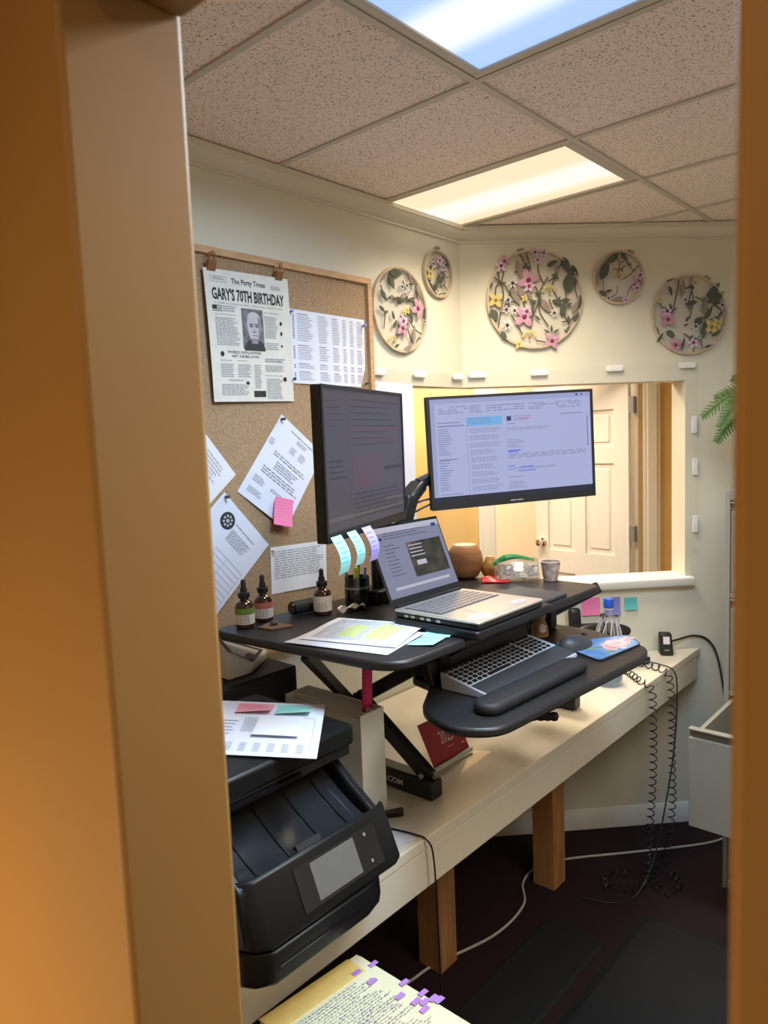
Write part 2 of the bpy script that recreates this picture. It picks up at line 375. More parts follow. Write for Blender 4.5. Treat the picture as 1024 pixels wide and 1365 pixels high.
b = MB(); b.add([(-1.2, -1.5, 0), (6.2, -1.5, 0), (6.2, 6, 0), (-1.2, 6, 0)], [(0, 1, 2, 3)]); b.add([(-1.2, -1.5, -.05), (6.2, -1.5, -.05), (6.2, 6, -.05), (-1.2, 6, -.05)], [(3, 2, 1, 0)])
struct('floor', b, CARPET)
OP = (2.135, .938, 1.098, 1.925)            # opening: start on left wall, end on far wall, sill, head
b = MB()
b.prism([(.42, 1.754), (OP[0], 1.754), (OP[0], 1.874), (.42, 1.874)], 0, CZ + .02)
b.prism([(OP[0], 1.754), (A0.x, A0.y), MIT, (OP[0], 1.874)], 0, 1.062)
b.prism([(OP[0], 1.754), (A0.x, A0.y), MIT, (OP[0], 1.874)], OP[3], CZ + .02)
struct('wall_left', b, CREAM)
b = MB()
b.prism([C2(0), C2(OP[1]), C2(OP[1], -tn), MIT], 0, 1.062)
b.prism([C2(0), C2(OP[1]), C2(OP[1], -tn), MIT], OP[3], CZ + .02)
b.prism([C2(OP[1]), C2(S_END + .12), C2(S_END + .12, -tn), C2(OP[1], -tn)], 0, CZ + .02)
struct('wall_far', b, CREAM)
b = MB().box((3.42, -1.32, 0), (3.54, .84, CZ + .02)); struct('wall_right', b, CREAM)
b = MB().box((.42, -1.32, 0), (3.42, -1.2, CZ + .02)); struct('wall_back', b, CREAM)
# wall between hall and office with the doorway the camera looks through
b = MB()
b.box((.30, .60, 0), (.42, 2.2, 2.56)); b.box((.30, -1.32, 0), (.42, .0885, 2.56)); b.box((.30, .0885, 2.118), (.42, .60, 2.56))
struct('wall_entry', b, TAN, bevel=.006)
b = MB().box((-1.0, -1.32, 0), (-.9, 2.2, 2.56)); b.box((-.9, 2.1, 0), (.30, 2.2, 2.56)); b.box((-.9, -1.32, 0), (.30, -1.22, 2.56))
struct('wall_hall', b, TAN)
# rooms beyond the pass-through
b = MB()
def cbox(mb, s0, s1, o0, o1, z0, z1): return mb.prism([C2(s0, o0), C2(s1, o0), C2(s1, o1), C2(s0, o1)], z0, z1)
FO = -1.40; DO = (.43, 1.345)
cbox(b, -2.6, DO[0], FO, FO - .12, 0, 2.56); cbox(b, DO[1], 2.2, FO, FO - .12, 0, 2.56); cbox(b, DO[0], DO[1], FO, FO - .12, 2.06, 2.56)
cbox(b, 1.95, 2.07, -.12, FO, 0, 2.56)
struct('wall_corridor', b, LIT_TAN)
b = MB(); cbox(b, -2.6, 2.2, -3.1, -3.22, 0, 2.56); cbox(b, 2.08, 2.2, FO - .12, -3.1, 0, 2.56); cbox(b, -2.6, -2.48, FO - .12, -3.1, 0, 2.56)
struct('wall_back_room', b, PEACH)
b = MB().box((.9, 3.6, 0), (1.02, 6, 2.56)); b.box((.42, 3.5, 0), (1.5, 3.6, 2.56)); b.box((.30, 1.874, 0), (.42, 3.6, 2.56))
struct('wall_side_corridor', b, LIT_TAN)

# crown, baseboard, sill swept along the walls
def sweep(mb, path, prof, zoff):
    P = [Vector(p) for p in path]; k = len(P); rings = []
    for i, p in enumerate(P):
        d0 = (P[i] - P[i - 1]).normalized() if i else None; d1 = (P[i + 1] - P[i]).normalized() if i < k - 1 else None
        n0 = Vector((d0.y, -d0.x)) if d0 else None; n1 = Vector((d1.y, -d1.x)) if d1 else None
        if n0 and n1: n = (n0 + n1).normalized(); n = n / n.dot(n0)
        else: n = n0 or n1
        rings.append([(p.x + n.x * o, p.y + n.y * o, zoff + z) for o, z in prof])
    m = len(prof); fs = []
    for i in range(k - 1):
        for j in range(m): fs.append((i * m + j, i * m + (j + 1) % m, (i + 1) * m + (j + 1) % m, (i + 1) * m + j))
    fs.append(tuple(range(m))); fs.append(tuple(range((k - 1) * m, k * m))[::-1])
    return mb.add([q for r in rings for q in r], fs)
PATH = [(.42, 1.754), (A0.x, A0.y), (3.42, .8395), (3.42, -1.2)]
crown = [(0, 0), (0, -.058), (.007, -.058), (.007, -.053), (.003, -.0525), (.004, -.048), (.012, -.042), (.024, -.034), (.034, -.024), (.037, -.016), (.043, -.015), (.043, 0)]
struct('trim_1', sweep(MB(), PATH, crown, CZ), TRIMM)
basep = [(0, 0), (.014, 0), (.014, .066), (.010, .072), (.008, .082), (.003, .088), (0, .088)]
struct('baseboard_far', sweep(MB(), PATH, basep, 0), BASEG)
SP = [(OP[0] - .03, 1.754), (A0.x, A0.y), C2(OP[1] + .026)]
struct('trim_2', sweep(MB(), SP, [(-.125, 0), (.032, 0), (.035, .004), (.035, .030), (.031, .035), (-.125, .035)], 1.062), WHITE)
# casing of the door beyond
b = MB()
for s0, s1 in ((DO[0] - .02 - .075, DO[0] - .0), (DO[1] + .03, DO[1] + .13)):
    cbox(b, s0, s1, FO + .018, FO - .001, 0, 2.12)
    cbox(b, s0 + .02, s1 - .025, FO + .026, FO + .017, 0, 2.12)
cbox(b, DO[1] - .0, DO[1] + .03, FO, FO - .13, 0, 2.06); cbox(b, DO[0], DO[0] + .02, FO, FO - .13, 0, 2.06)
struct('trim_3', b, DOORW)

# six-panel door standing open into the back room
hin = A0 + DC * (DO[1] - .035) + NC * (FO - .045); fre = A0 + DC * .87 + NC * (-2.00)
dd = (fre - hin); wid = .70; ang = math.atan2(dd.y, dd.x)
dr = bpy.data.objects.new('door_1', None); COL.objects.link(dr); dr.location = (hin.x, hin.y, 0); dr.rotation_euler = (0, 0, ang); dr['kind'] = 'structure'
FR[dr] = Matrix.Translation((hin.x, hin.y, 0)) @ Matrix.Rotation(ang, 4, 'Z')
b = MB(); th = .035
cols = [(0, .10), (.31, .39), (.60, .70)]; zr = [(.01, .22), (.78, .93), (1.52, 1.62), (1.86, 2.03)]
for x0, x1 in cols: b.box((x0, -th / 2, .01), (x1, th / 2, 2.03))
for z0, z1 in zr:
    for x0, x1 in ((.10, .31), (.39, .60)): b.box((x0, -th / 2, z0), (x1, th / 2, z1))
part('leaf', b, DOORW, dr, local=True)
for x0, x1 in ((.10, .31), (.39, .60)):
    for z0, z1 in ((.22, .78), (.93, 1.52), (1.62, 1.86)):
        q = MB().box((x0, -.007, z0), (x1, .007, z1)); q.box((x0 + .035, -.013, z0 + .035), (x1 - .035, .013, z1 - .035))
        part('panel', q, DOORW, dr, local=True, bevel=.004)
kn = MB()
for sg in (-1, 1):
    mm = Matrix.Translation((.64, sg * th / 2, .98)) @ Matrix.Rotation(-sg * math.pi / 2, 4, 'X')
    kn.lathe([(.028, 0), (.028, .006), (.012, .010), (.010, .03), (.022, .036), (.027, .048), (.022, .062), (.008, .066)], 20, (0, 0, 0), mm)
part('knob', kn, CHROME, dr, local=True, label='silver round door knob')
for z in (.20, 1.08, 1.88):
    part('hinge', MB().box((-.034, -.02, z - .05), (0, .02, z + .05)), GREY, dr, local=True, label='metal hinge plate')

# ceiling: slab, grid and lay-in tiles cut to the room
cl = struct('ceiling', MB().box((-1.0, -1.32, 2.575), (6.2, 6, 2.62)), TILE)
def clip(poly, p, n):
    out = []; k = len(poly)
    for i in range(k):
        a, c = Vector(poly[i]), Vector(poly[(i + 1) % k]); da, dc = (a - p).dot(n), (c - p).dot(n)
        if da >= 0: out.append(tuple(a))
        if da * dc < 0: out.append(tuple(a + (c - a) * (da / (da - dc))))
    return out
GX0, GY0, GP = 1.5116, 1.0111, .4819
grid = MB(); tw = .009
gx = [GX0 + k * GP for k in range(-2, 4)]; gy = [GY0 - 2 * GP * k for k in range(0, 3)]
xe = [.42] + gx + [3.42]; ye = [1.754] + gy + [-1.2]
for x in gx:
    y1 = min(1.754, A0.y - (x - A0.x) * math.tan(R2(44))) if x > A0.x else 1.754
    grid.box((x - tw, -1.2, CZ - .001), (x + tw, y1, CZ + .012))
for y in gy:
    x1 = min(3.42, A0.x + (A0.y - y) / math.tan(R2(44))); grid.box((.42, y - tw, CZ - .0016), (x1, y + tw, CZ + .012))
struct('ceiling_grid', grid, GRIDM, cl)
FIX = ((gx[1], gx[2], gy[1], gy[0]), (gx[3], gx[4], gy[0], 1.754), (gx[1], gx[2], gy[2], gy[1]))
for i in range(len(xe) - 1):
    for j in range(len(ye) - 1):
        x0, x1, y1, y0 = xe[i], xe[i + 1], ye[j], ye[j + 1]
        if any(abs(x0 - f[0]) < .01 and abs(y0 - f[2]) < .01 for f in FIX): continue
        poly = [(x0 + .009, y0 + .009), (x1 - .009, y0 + .009), (x1 - .009, y1 - .009), (x0 + .009, y1 - .009)]
        poly = clip(poly, A0, NC)
        if len(poly) < 3: continue
        struct('ceiling_tile', MB().prism(poly, CZ + .004, CZ + .02), TILE, cl, smooth=False)
struct('added_light_panel', MB().box((FIX[2][0] + .034, FIX[2][2] + .034, CZ + .006), (FIX[2][1] - .034, FIX[2][3] - .034, CZ + .014)), LENS1, cl, smooth=False)  # added glowing panel for the side fill, out of view
struct('added_light_panel_frame', MB().box((FIX[2][0] + .0115, FIX[2][2] + .0115, CZ + .008), (FIX[2][1] - .0115, FIX[2][3] - .0115, CZ + .02)), GRIDM, cl)
for k, (f, lens, lab) in enumerate(((FIX[0], LENS1, 'cool bluish fluorescent ceiling panel at the top edge, nearest the doorway'), (FIX[1], LENS2, 'warm cream fluorescent ceiling panel over the room corner'))):
    x0, x1, y0, y1 = f
    t = thing('ceiling_light', lab, 'ceiling light', ((x0 + x1) / 2, (y0 + y1) / 2, CZ), 0)
    e = .0115; w = .034 if k == 0 else .03
    fr = MB().box((x0 + e, y0 + e, CZ), (x0 + w, y1 - e, CZ + .02)).box((x1 - w, y0 + e, CZ), (x1 - e, y1 - e, CZ + .02)).box((x0 + w, y0 + e, CZ), (x1 - w, y0 + w + .01, CZ + .02))
    if k == 0: fr.box((x0 + w, y1 - w, CZ), (x1 - w, y1 - e, CZ + .02))
    part('frame', fr, GRIDM, t, bevel=.002)
    part('diffuser', MB().box((x0 + w, y0 + w, CZ + .006), (x1 - w, y1 - (w if k == 0 else .002), CZ + .014)), lens, t)

# ------------------------------------------------------------------ desk
t = thing('desk', 'long cream laminate desk running along the left wall under the standing converter', 'desk', (2.0, 1.4, 0))
FY, DZ, AZ = 1.052, .78, .652
xw = A0.x + (A0.y - .004 - FY) / math.tan(R2(44)) - .004
b = MB().prism([(.43, FY), (xw, FY), (A0.x - .004, 1.748), (.43, 1.748)], DZ - .03, DZ)
part('desktop', b, DESKM, t, bevel=.003)
b = MB().box((.43, FY + .002, AZ), (xw - .03, FY + .03, DZ - .0305)); part('apron', b, DESKM, t, bevel=.003)
for x, y in ((1.722, 1.372), (2.335, 1.30)):
    part('leg', MB().box((x, y, .001), (x + .09, y + .09, DZ - .031)), WOODL, t, bevel=.003, label='unpainted square timber leg')

# ------------------------------------------------------------------ cork board and what is pinned to it
t = thing('corkboard', 'large cork notice board with thin oak frame on the left wall', 'notice board', (1.4, 1.753, 1.1))
X0, X1, Z0, Z1 = .55, 1.915, 1.09, 2.279; CY = 1.740
part('cork', MB().box((X0 + .01, CY, Z0 + .01), (X1 - .01, 1.752, Z1 - .01)), CORK, t)
fw_ = .020
for a, c in (((X0, 1.728, Z1 - fw_), (X1, 1.753, Z1)), ((X0, 1.728, Z0), (X1, 1.753, Z0 + fw_)), ((X1 - fw_, 1.728, Z0 + fw_), (X1, 1.753, Z1 - fw_)), ((X0, 1.728, Z0 + fw_), (X0 + fw_, 1.753, Z1 - fw_))):
    part('frame_rail', MB().box(a, c), WOODF, t, bevel=.002)

def wall_sheet(name, label, cat, tl, tr, bl, m, y=1.7395, curl=None, n=(8, 8), group=None):
    o = Vector((tl[0], y, tl[1])); ux = Vector((tr[0] - tl[0], 0, tr[1] - tl[1])); vy = Vector((bl[0] - tl[0], 0, bl[1] - tl[1]))
    S = surf(o, ux, vy, (0, -1, 0), curl)
    ob = solo(name, sheet_mb(S, *n), m, label, cat, tuple(o), group=group); return ob, S
def pin(x, z, y, m, label):
    mm = Matrix.Translation((x, y, z)) @ Matrix.Rotation(math.pi / 2, 4, 'X')
    solo('pushpin', MB().lathe([(.001, -.004), (.001, 0), (.0045, .0005), (.0045, .002), (.0025, .004), (.0025, .009), (.005, .011), (.005, .013), (.001, .0135)], 12, (0, 0, 0), mm), m, label, 'pushpin', (x, y, z))

# newspaper
news, S = wall_sheet('newspaper', 'printed birthday newspaper page with a portrait, clipped to the cork board', 'newspaper', (1.224, 2.219), (1.527, 2.225), (1.235, 1.852), NEWSP, y=1.727, curl=lambda u, v: .004 * math.sin(3 * v + u) - .004 * u * v)
ink = MB(); text_mb(S, "GARY'S 70TH BIRTHDAY", .07, .135, .86, .095, mb=ink, bold=.03)
text_mb(S, 'The Party Times', .30, .055, .40, .055, mb=ink, bold=.01)
part('headline', ink, INK, news)
g = MB(); text_mb(S, '70 YEARS AGO BACK IN 1955', .08, .245, .40, .014, mb=g)
text_mb(S, 'SPECIAL EDITION', .52, .245, .38, .014, mb=g)
for fr in ((.065, .05, .245, .053), (.065, .092, .245, .095), (.065, .05, .069, .095), (.241, .05, .245, .095), (.64, .67, .85, .672), (.64, .745, .85, .747)): rects_mb(S, [fr], mb=g)
rng = random.Random(3)
for r in ((.09, .06, .225, .085, 2), (.77, .075, .90, .11, 3), (.09, .335, .36, .345, 1), (.08, .36, .35, .575, 16), (.66, .29, .90, .30, 1), (.66, .32, .83, .50, 13), (.66, .53, .84, .59, 4), (.64, .655, .93, .695, 2),
          (.64, .71, .92, .765, 5), (.64, .79, .93, .80, 1), (.65, .815, .87, .985, 13), (.10, .68, .26, .69, 1), (.30, .68, .46, .69, 1), (.10, .71, .265, .815, 8), (.30, .71, .46, .815, 8), (.10, .865, .44, .955, 7), (.50, .71, .59, .90, 13), (.19, .83, .38, .845, 1), (.18, .27, .33, .32, 3)):
    rects_mb(S, rows(*r, fill=.5, rng=rng), mb=g)
part('body_text', g, INKG, news)
k = MB(); text_mb(S, 'WORLD POPULATION', .19, .608, .40, .020, mb=k, bold=.01); text_mb(S, 'HIT 2.8 BILLION', .24, .638, .32, .020, mb=k, bold=.01)
rects_mb(S, [(.48, .915, .63, .965), (.06, .27, .17, .275), (.06, .283, .17, .288), (.06, .296, .17, .301), (.06, .309, .17, .314), (.06, .27, .11, .30)], mb=k)
disc_uv(S, .13, .635, .022, .020, mb=k); disc_uv(S, .87, .37, .018, .016, mb=k); disc_uv(S, .87, .45, .014, .018, mb=k); disc_uv(S, .87, .55, .014, .010, mb=k); disc_uv(S, .89, .82, .025, .020, mb=k); disc_uv(S, .41, .855, .022, .014, mb=k)
part('ornaments', k, INK, news, kind='stuff')
ph = (.385, .275, .645, .585)
P_BG = mat('photo_mid_grey', (.16, .15, .17), .8, var=.4, scale=60); P_SK = mat('photo_light_grey', (.50, .48, .52), .8, var=.12, scale=40); P_HR = mat('photo_hair_grey', (.30, .29, .32), .8); P_DK = mat('photo_dark_grey', (.045, .04, .05), .8)
part('portrait_background', rects_mb(S, [ph], .0013), P_BG, news)
P_SH = mat('photo_shadow_grey', (.27, .25, .28), .8, var=.15, scale=50)
q = MB(); disc_uv(S, .525, .60, .13, .095, h=.0016, mb=q, a0=math.pi, a1=2 * math.pi); part('portrait_shirt', q, P_DK, news)
q = MB(); rects_mb(S, [(.487, .49, .567, .545)], .00165, q); disc_uv(S, .436, .425, .012, .022, 10, .0018, q); disc_uv(S, .618, .425, .012, .022, 10, .0018, q); part('portrait_neck', q, P_SH, news, kind='stuff')
q = MB(); disc_uv(S, .527, .405, .090, .088, h=.0017, mb=q); part('portrait_hair', q, P_HR, news)
fc = [(.445, .36), (.45, .33), (.475, .308), (.51, .298), (.55, .299), (.583, .31), (.603, .333), (.609, .365), (.607, .43), (.598, .475), (.575, .512), (.545, .530), (.512, .530), (.48, .512), (.457, .475), (.447, .43)]
q = MB().add([S(u, v, .0019) for u, v in fc], [tuple(range(len(fc)))]); part('portrait_face', q, P_SK, news)
q = MB(); q.add([S(u, v, .0020) for u, v in ((.575, .33), (.603, .345), (.609, .365), (.607, .43), (.598, .475), (.575, .512), (.555, .522), (.575, .47), (.582, .42), (.572, .39))], [tuple(range(10))])
disc_uv(S, .492, .405, .028, .017, 12, .0020, q); disc_uv(S, .560, .405, .028, .017, 12, .0020, q); disc_uv(S, .527, .452, .020, .010, 10, .0020, q); disc_uv(S, .527, .515, .05, .014, 12, .0020, q); part('portrait_shading', q, P_SH, news, kind='stuff')
q = MB()
for cu in (.493, .560): disc_uv(S, cu, .409, .013, .005, h=.0022, mb=q); rects_mb(S, [(cu - .026, .389, cu + .026, .394)], .0022, q)
rects_mb(S, [(.495, .480, .560, .485), (.515, .457, .539, .460)], .0022, q); part('portrait_features', q, P_DK, news, kind='stuff')
for x, z, lab in ((1.250, 2.226, 'copper spring clip on the left end of the newspaper top edge'), (1.492, 2.230, 'copper spring clip on the right end of the newspaper top edge')):
    t = thing('spring_clip', lab, 'clip', (x, 1.722, z))
    q = MB().add([(x - .014, 1.7235, z - .014), (x + .014, 1.7235, z - .014), (x + .014, 1.713, z + .012), (x - .014, 1.713, z + .012), (x - .014, 1.7275, z - .014), (x + .014, 1.7275, z - .014), (x + .014, 1.7275, z + .012), (x - .014, 1.7275, z + .012)], [(0, 1, 2, 3), (4, 7, 6, 5), (0, 4, 5, 1), (1, 5, 6, 2), (2, 6, 7, 3), (3, 7, 4, 0)])
    part('jaw', q, BRASS, t, bevel=.001)
    for yy in (1.716, 1.725): part('wire_arm', MB().tube(spline([(x - .009, yy, z + .008), (x - .009, yy - .003, z + .028), (x, yy - .004, z + .036), (x + .009, yy - .003, z + .028), (x + .009, yy, z + .008)], 5), .0016, 6), BRASS, t)

# schedule
sc, S = wall_sheet('schedule_sheet', 'wide white phone list with five columns pinned beside the newspaper', 'paper', (1.533, 2.142), (1.879, 2.138), (1.530, 1.914), PAPERB, curl=lambda u, v: .004 * math.sin(4 * u) * v + .001)
g = MB(); rng = random.Random(5); d = MB()
for v0, v1, n in ((.05, .43, 12), (.47, .68, 7), (.72, .80, 3), (.83, .96, 5)):
    for u0, u1 in ((.11, .30), (.37, .50), (.55, .65), (.69, .75), (.79, .85), (.89, .98)):
        rects_mb(S, rows(u0, v0 + (v1 - v0) / n, u1, v1, n - 1, fill=.55, rng=rng, ragged=.3), mb=g); rects_mb(S, [(u0, v0, u0 + (u1 - u0) * .7, v0 + .012)], mb=d)
    rects_mb(S, [(.055, v0 + .02 + i * .03, .075, v0 + .04 + i * .03) for i in range(int((v1 - v0) / .032))], mb=d)
part('table_text', g, INKL, sc, kind='stuff'); part('table_headings', d, INKG, sc, kind='stuff')
for x, z, lab in ((1.541, 2.132, 'upper left pin of the wide phone list'), (1.872, 2.118, 'upper right pin of the wide phone list'), (1.538, 1.926, 'lower left pin of the wide phone list'), (1.872, 1.922, 'lower right pin of the wide phone list')):
    pin(x, z, 1.736, BLUEN if z > 2 else DKGREY, lab)

def vadd(a, d, l): return (a[0] + d[0] * l, a[1] + d[1] * l)
# tilted letter
le, S = wall_sheet('letter_sheet', 'white letter hung by one corner as a diamond, pink note on its lowest corner', 'paper', (1.490, 1.818), (1.657, 1.688), (1.306, 1.594), PAPERB, curl=lambda u, v: .012 * v * u)
g = MB(); rng = random.Random(9)
rects_mb(S, rows(.28, .06, .98, .085, 1, fill=.5, rng=rng, ragged=0) + rows(.47, .10, .70, .15, 3, rng=rng) + rows(.42, .21, .55, .29, 4, rng=rng) + rows(.62, .20, .77, .29, 4, rng=rng) + rows(.03, .28, .13, .36, 3, rng=rng)
         + rows(.20, .37, .95, .43, 2, rng=rng) + rows(.32, .45, .80, .56, 4, rng=rng) + rows(.15, .58, .95, .67, 3, rng=rng) + rows(.10, .72, .32, .80, 4, rng=rng) + rows(.10, .86, .40, .93, 4, rng=rng) + rows(.45, .74, .90, .78, 2, rng=rng), mb=g)
part('letter_text', g, INKG, le); pin(1.487, 1.803, 1.736, DKGREY, 'dark pin through the top corner of the diamond letter')
pk, S = wall_sheet('sticky_note', 'bright pink sticky note on the bottom corner of the diamond letter', 'sticky note', (1.436, 1.569), (1.508, 1.551), (1.414, 1.487), PINKN, y=1.7245, curl=lambda u, v: .012 * v * v)
part('note_lines', rects_mb(S, rows(.08, .12, .92, .88, 7, fill=.25, rng=random.Random(2))), PINKS, pk)
# sheet with seal
tl = (1.260, 1.596); ud = (.65, -.76); vd = (-.76, -.65)
se, S = wall_sheet('seal_sheet', 'white sheet with a round black seal, hung as a diamond beside the doorway', 'paper', tl, vadd(tl, ud, .226), vadd(tl, vd, .285), PAPERB, curl=lambda u, v: .006 * u)
g = MB(); rects_mb(S, rows(.42, .13, .92, .155, 1, rng=rng) + rows(.42, .20, .82, .34, 6, rng=rng), mb=g)
rects_mb(S, [(.40, .46 + i * .06, .95, .464 + i * .06) for i in range(9)] + [(.40, .46, .404, .94), (.62, .46, .624, .94), (.946, .46, .95, .94)], mb=g); part('form_text', g, INKG, se)
q = MB(); disc_uv(S, .29, .18, .115, .090, 28, mb=q); part('seal', q, INK, se, label='round black seal')
q = MB()
for i in range(8): a = i * math.pi / 4; disc_uv(S, .29 + .062 * math.cos(a), .18 + .05 * math.sin(a), .018, .014, 8, h=.0018, mb=q)
disc_uv(S, .29, .18, .026, .020, 10, h=.0018, mb=q); part('seal_emblem', q, INKL, se)
pin(1.262, 1.582, 1.736, DKGREY, 'dark pin through the top corner of the sheet with the seal')
tl = (1.170, 1.812)
sm, S = wall_sheet('notice_sheet', 'white sheet whose right corner shows above the seal sheet at the doorway edge', 'paper', tl, vadd(tl, (.62, -.78), .216), vadd(tl, (-.78, -.62), .28), PAPER)
part('notice_text', rects_mb(S, rows(.45, .08, .85, .5, 12, rng=rng)), INKL, sm)
# low wide note
no, S = wall_sheet('note_sheet', 'low wide sheet of handwritten lines pinned above the amber bottles', 'paper', (1.417, 1.413), (1.648, 1.406), (1.412, 1.268), PAPER, curl=lambda u, v: .004 * u)
part('handwriting', rects_mb(S, rows(.06, .10, .94, .72, 12, fill=.3, rng=rng, ragged=.15)), INKG, no); pin(1.424, 1.404, 1.737, CLIPW, 'clear pin at the upper left of the handwritten sheet')
wp, S = wall_sheet('blank_sheet', 'tall plain white sheet hanging beside the pass-through behind the left monitor', 'paper', (1.925, 1.933), (2.134, 1.928), (1.925, 1.42), PAPERB, y=1.744, curl=lambda u, v: .002 * math.sin(5 * v) + .0015 * u)

# ------------------------------------------------------------------ floral hoops
STEM = mat('brown_stem_thread', (.12, .085, .065), .8); LEAFD = mat('dark_leaf_felt', (.085, .10, .075), .85, var=.2); LEAFB = mat('taupe_leaf_felt', (.27, .215, .18), .85, var=.15)
PETP = mat('pink_petal', (.50, .27, .36), .8, var=.15); PETL = mat('lilac_petal', (.62, .46, .64), .8, var=.1); PETW = mat('white_petal', (.66, .63, .70), .8, var=.05); PETY = mat('yellow_petal', (.58, .47, .17), .8, var=.15); PETR = mat('plum_centre', (.20, .03, .09), .8); PETG = mat('gold_bud', (.30, .20, .05), .8)
HOOPW = mat('bamboo_hoop', (.56, .45, .33), .5, var=.15, scale=30)
def frame_c(s, z): return CP(s, z, .001), AN
def make_hoop(label, loc, rz, r, flowers, leaves, stems, clasp):
    t = thing('embroidery_hoop', label, 'wall art', loc, rz, 'floral embroidery hoops on the cream walls')
    N = 48; rg = random.Random(int(r * 1e4)); leaves = list(leaves); stems = list(stems)
    for k in range(7 if r > .12 else 4):
        a = rg.random() * 6.28; d = .35 + .5 * rg.random(); p0 = Vector((math.cos(a) * d, math.sin(a) * d)); b_ = rg.random() * 6.28; p1 = p0 * .8 + Vector((math.cos(b_), math.sin(b_))) * .28; p2 = p1 + Vector((math.cos(b_ + .7), math.sin(b_ + .7))) * .14
        if max(p1.length, p2.length) > .93: continue
        stems.append([tuple(p0), tuple(p1), tuple(p2)]); leaves.append((p2.x, p2.y, math.degrees(b_ + .7), .20, .07, k % 2)); leaves.append((p1.x * .97, p1.y * .97, math.degrees(b_ + 1.9), .17, .06, 1))
    def ring(ri, ro, y0, y1):
        vs = []; fs = []
        for i in range(N):
            a = 2 * math.pi * i / N; c, s_ = math.cos(a), math.sin(a)
            vs += [(ro * c, y0, ro * s_), (ro * c, y1, ro * s_), (ri * c, y1, ri * s_), (ri * c, y0, ri * s_)]
        for i in range(N):
            j = (i + 1) % N
            for k in range(4): fs.append((i * 4 + k, i * 4 + (k + 1) % 4, j * 4 + (k + 1) % 4, j * 4 + k))
        return MB().add(vs, fs)
    part('outer_ring', ring(r - .0045, r, -.014, -.002), HOOPW, t, local=True); part('inner_ring', ring(r - .008, r - .005, -.013, -.003), HOOPW, t, local=True)
    q = MB(); q.add([(0, -.0085, 0)] + [((r - .006) * math.cos(2 * math.pi * i / N), -.0085, (r - .006) * math.sin(2 * math.pi * i / N)) for i in range(N)], [(0, i + 1, (i + 1) % N + 1) for i in range(N)])
    part('netting', q, TULLE, t, local=True)
    ca = R2(clasp); cx, cz = (r + .006) * math.cos(ca), (r + .006) * math.sin(ca)
    cb = MB().box((-.009, -.013, -.004), (-.003, -.004, .006)).box((.003, -.013, -.004), (.009, -.004, .006)).tube([(-.016, -.0085, .002), (.014, -.0085, .002)], .0022, 6)
    cb.xf(Matrix.Translation((cx, 0, cz)) @ Matrix.Rotation(-(ca - math.pi / 2), 4, 'Y')); part('clasp', cb, GREY, t, local=True, label='metal screw clasp')
    sb = MB()
    for st in stems: sb.tube(spline([(u * r, -.0105, v * r) for u, v in st], 6), .0017 + .0008 * (r > .12), 4)
    part('stem_embroidery', sb, STEM, t, local=True, kind='stuff')
    for u, v, a, L, w, d in leaves:
        a = R2(a); L *= r; w *= r; ca, sa = math.cos(a), math.sin(a); pts = []
        for k in range(7):
            x = -L / 2 + L * k / 6; hw = w / 2 * math.sin(math.pi * (k / 6) ** .8) + .0003; pts.append((x, hw))
        lo = [(x, -h) for x, h in pts[::-1]]; out = pts + lo
        q = MB().add([(u * r + x * ca - y * sa, -.0125 - .002 * abs(math.cos(x * 40)), v * r + x * sa + y * ca) for x, y in out] + [(u * r + x * ca - y * sa, -.0105, v * r + x * sa + y * ca) for x, y in out],
                     [tuple(range(14)), tuple(range(14, 28))[::-1]] + [(i, (i + 1) % 14, 14 + (i + 1) % 14, 14 + i) for i in range(14)])
        part('leaf', q, LEAFD if d else LEAFB, t, local=True)
    for kind, u, v, s in flowers:
        s *= r; c = Vector((u * r, -.0135, v * r)); q = MB(); m = {'p': PETP, 'l': PETL, 'w': PETW, 'y': PETY, 's': PETY}[kind]
        n = {'p': 4, 'l': 5, 'w': 6, 'y': 4, 's': 6}[kind]; off = random.random()
        for k in range(n):
            a = off + 2 * math.pi * k / n
            if kind == 's': a = R2(90) + R2(-75 + 30 * k)
            rad = s * (.55 if kind != 's' else .75); pr = s * (.50 if kind in 'py' else .36 if kind == 'l' else .24 if kind == 'w' else .2)
            pc = c + Vector((math.cos(a) * rad, 0, math.sin(a) * rad)); er = pr; et = pr * .72 if kind != 'w' else pr * .6
            vs = [pc + Vector((0, -.003, 0))]
            for j in range(10):
                b_ = 2 * math.pi * j / 10; ex, ey = er * 1.25 * math.cos(b_), et * math.sin(b_)
                vs.append(pc + Vector((ex * math.cos(a) - ey * math.sin(a), .0012 * math.cos(2 * b_), ex * math.sin(a) + ey * math.cos(a))))
            q.add(vs, [(0, j + 1, (j + 1) % 10 + 1) for j in range(10)])
        fl = part('flower', q, m, t, local=True)
        part('centre', MB().ball(c + Vector((0, -.002, 0)), s * (.26 if kind != 's' else .2), 8, (1, .4, 1)), PETR if kind in 'pl' else PETG if kind in 'ys' else INK, fl, local=True)
    return t
big_f = [('p', -.13, .38, .21), ('l', -.12, .26, .13), ('p', -.23, -.35, .20), ('l', -.18, -.24, .13), ('p', .34, -.85, .16), ('l', -.69, .68, .13), ('p', -.62, .77, .11), ('l', .02, .93, .11), ('l', .2, .92, .09), ('l', .07, .78, .10),
         ('w', -.46, .33, .13), ('w', -.56, 0, .10), ('w', -.6, -.2, .11), ('w', -.43, -.22, .11), ('w', -.59, -.51, .14), ('w', .4, -.29, .11), ('y', -.82, 0, .15), ('y', -.35, -.90, .09), ('s', .30, .14, .17), ('s', -.13, -.77, .17), ('y', -.22, .02, .07)]
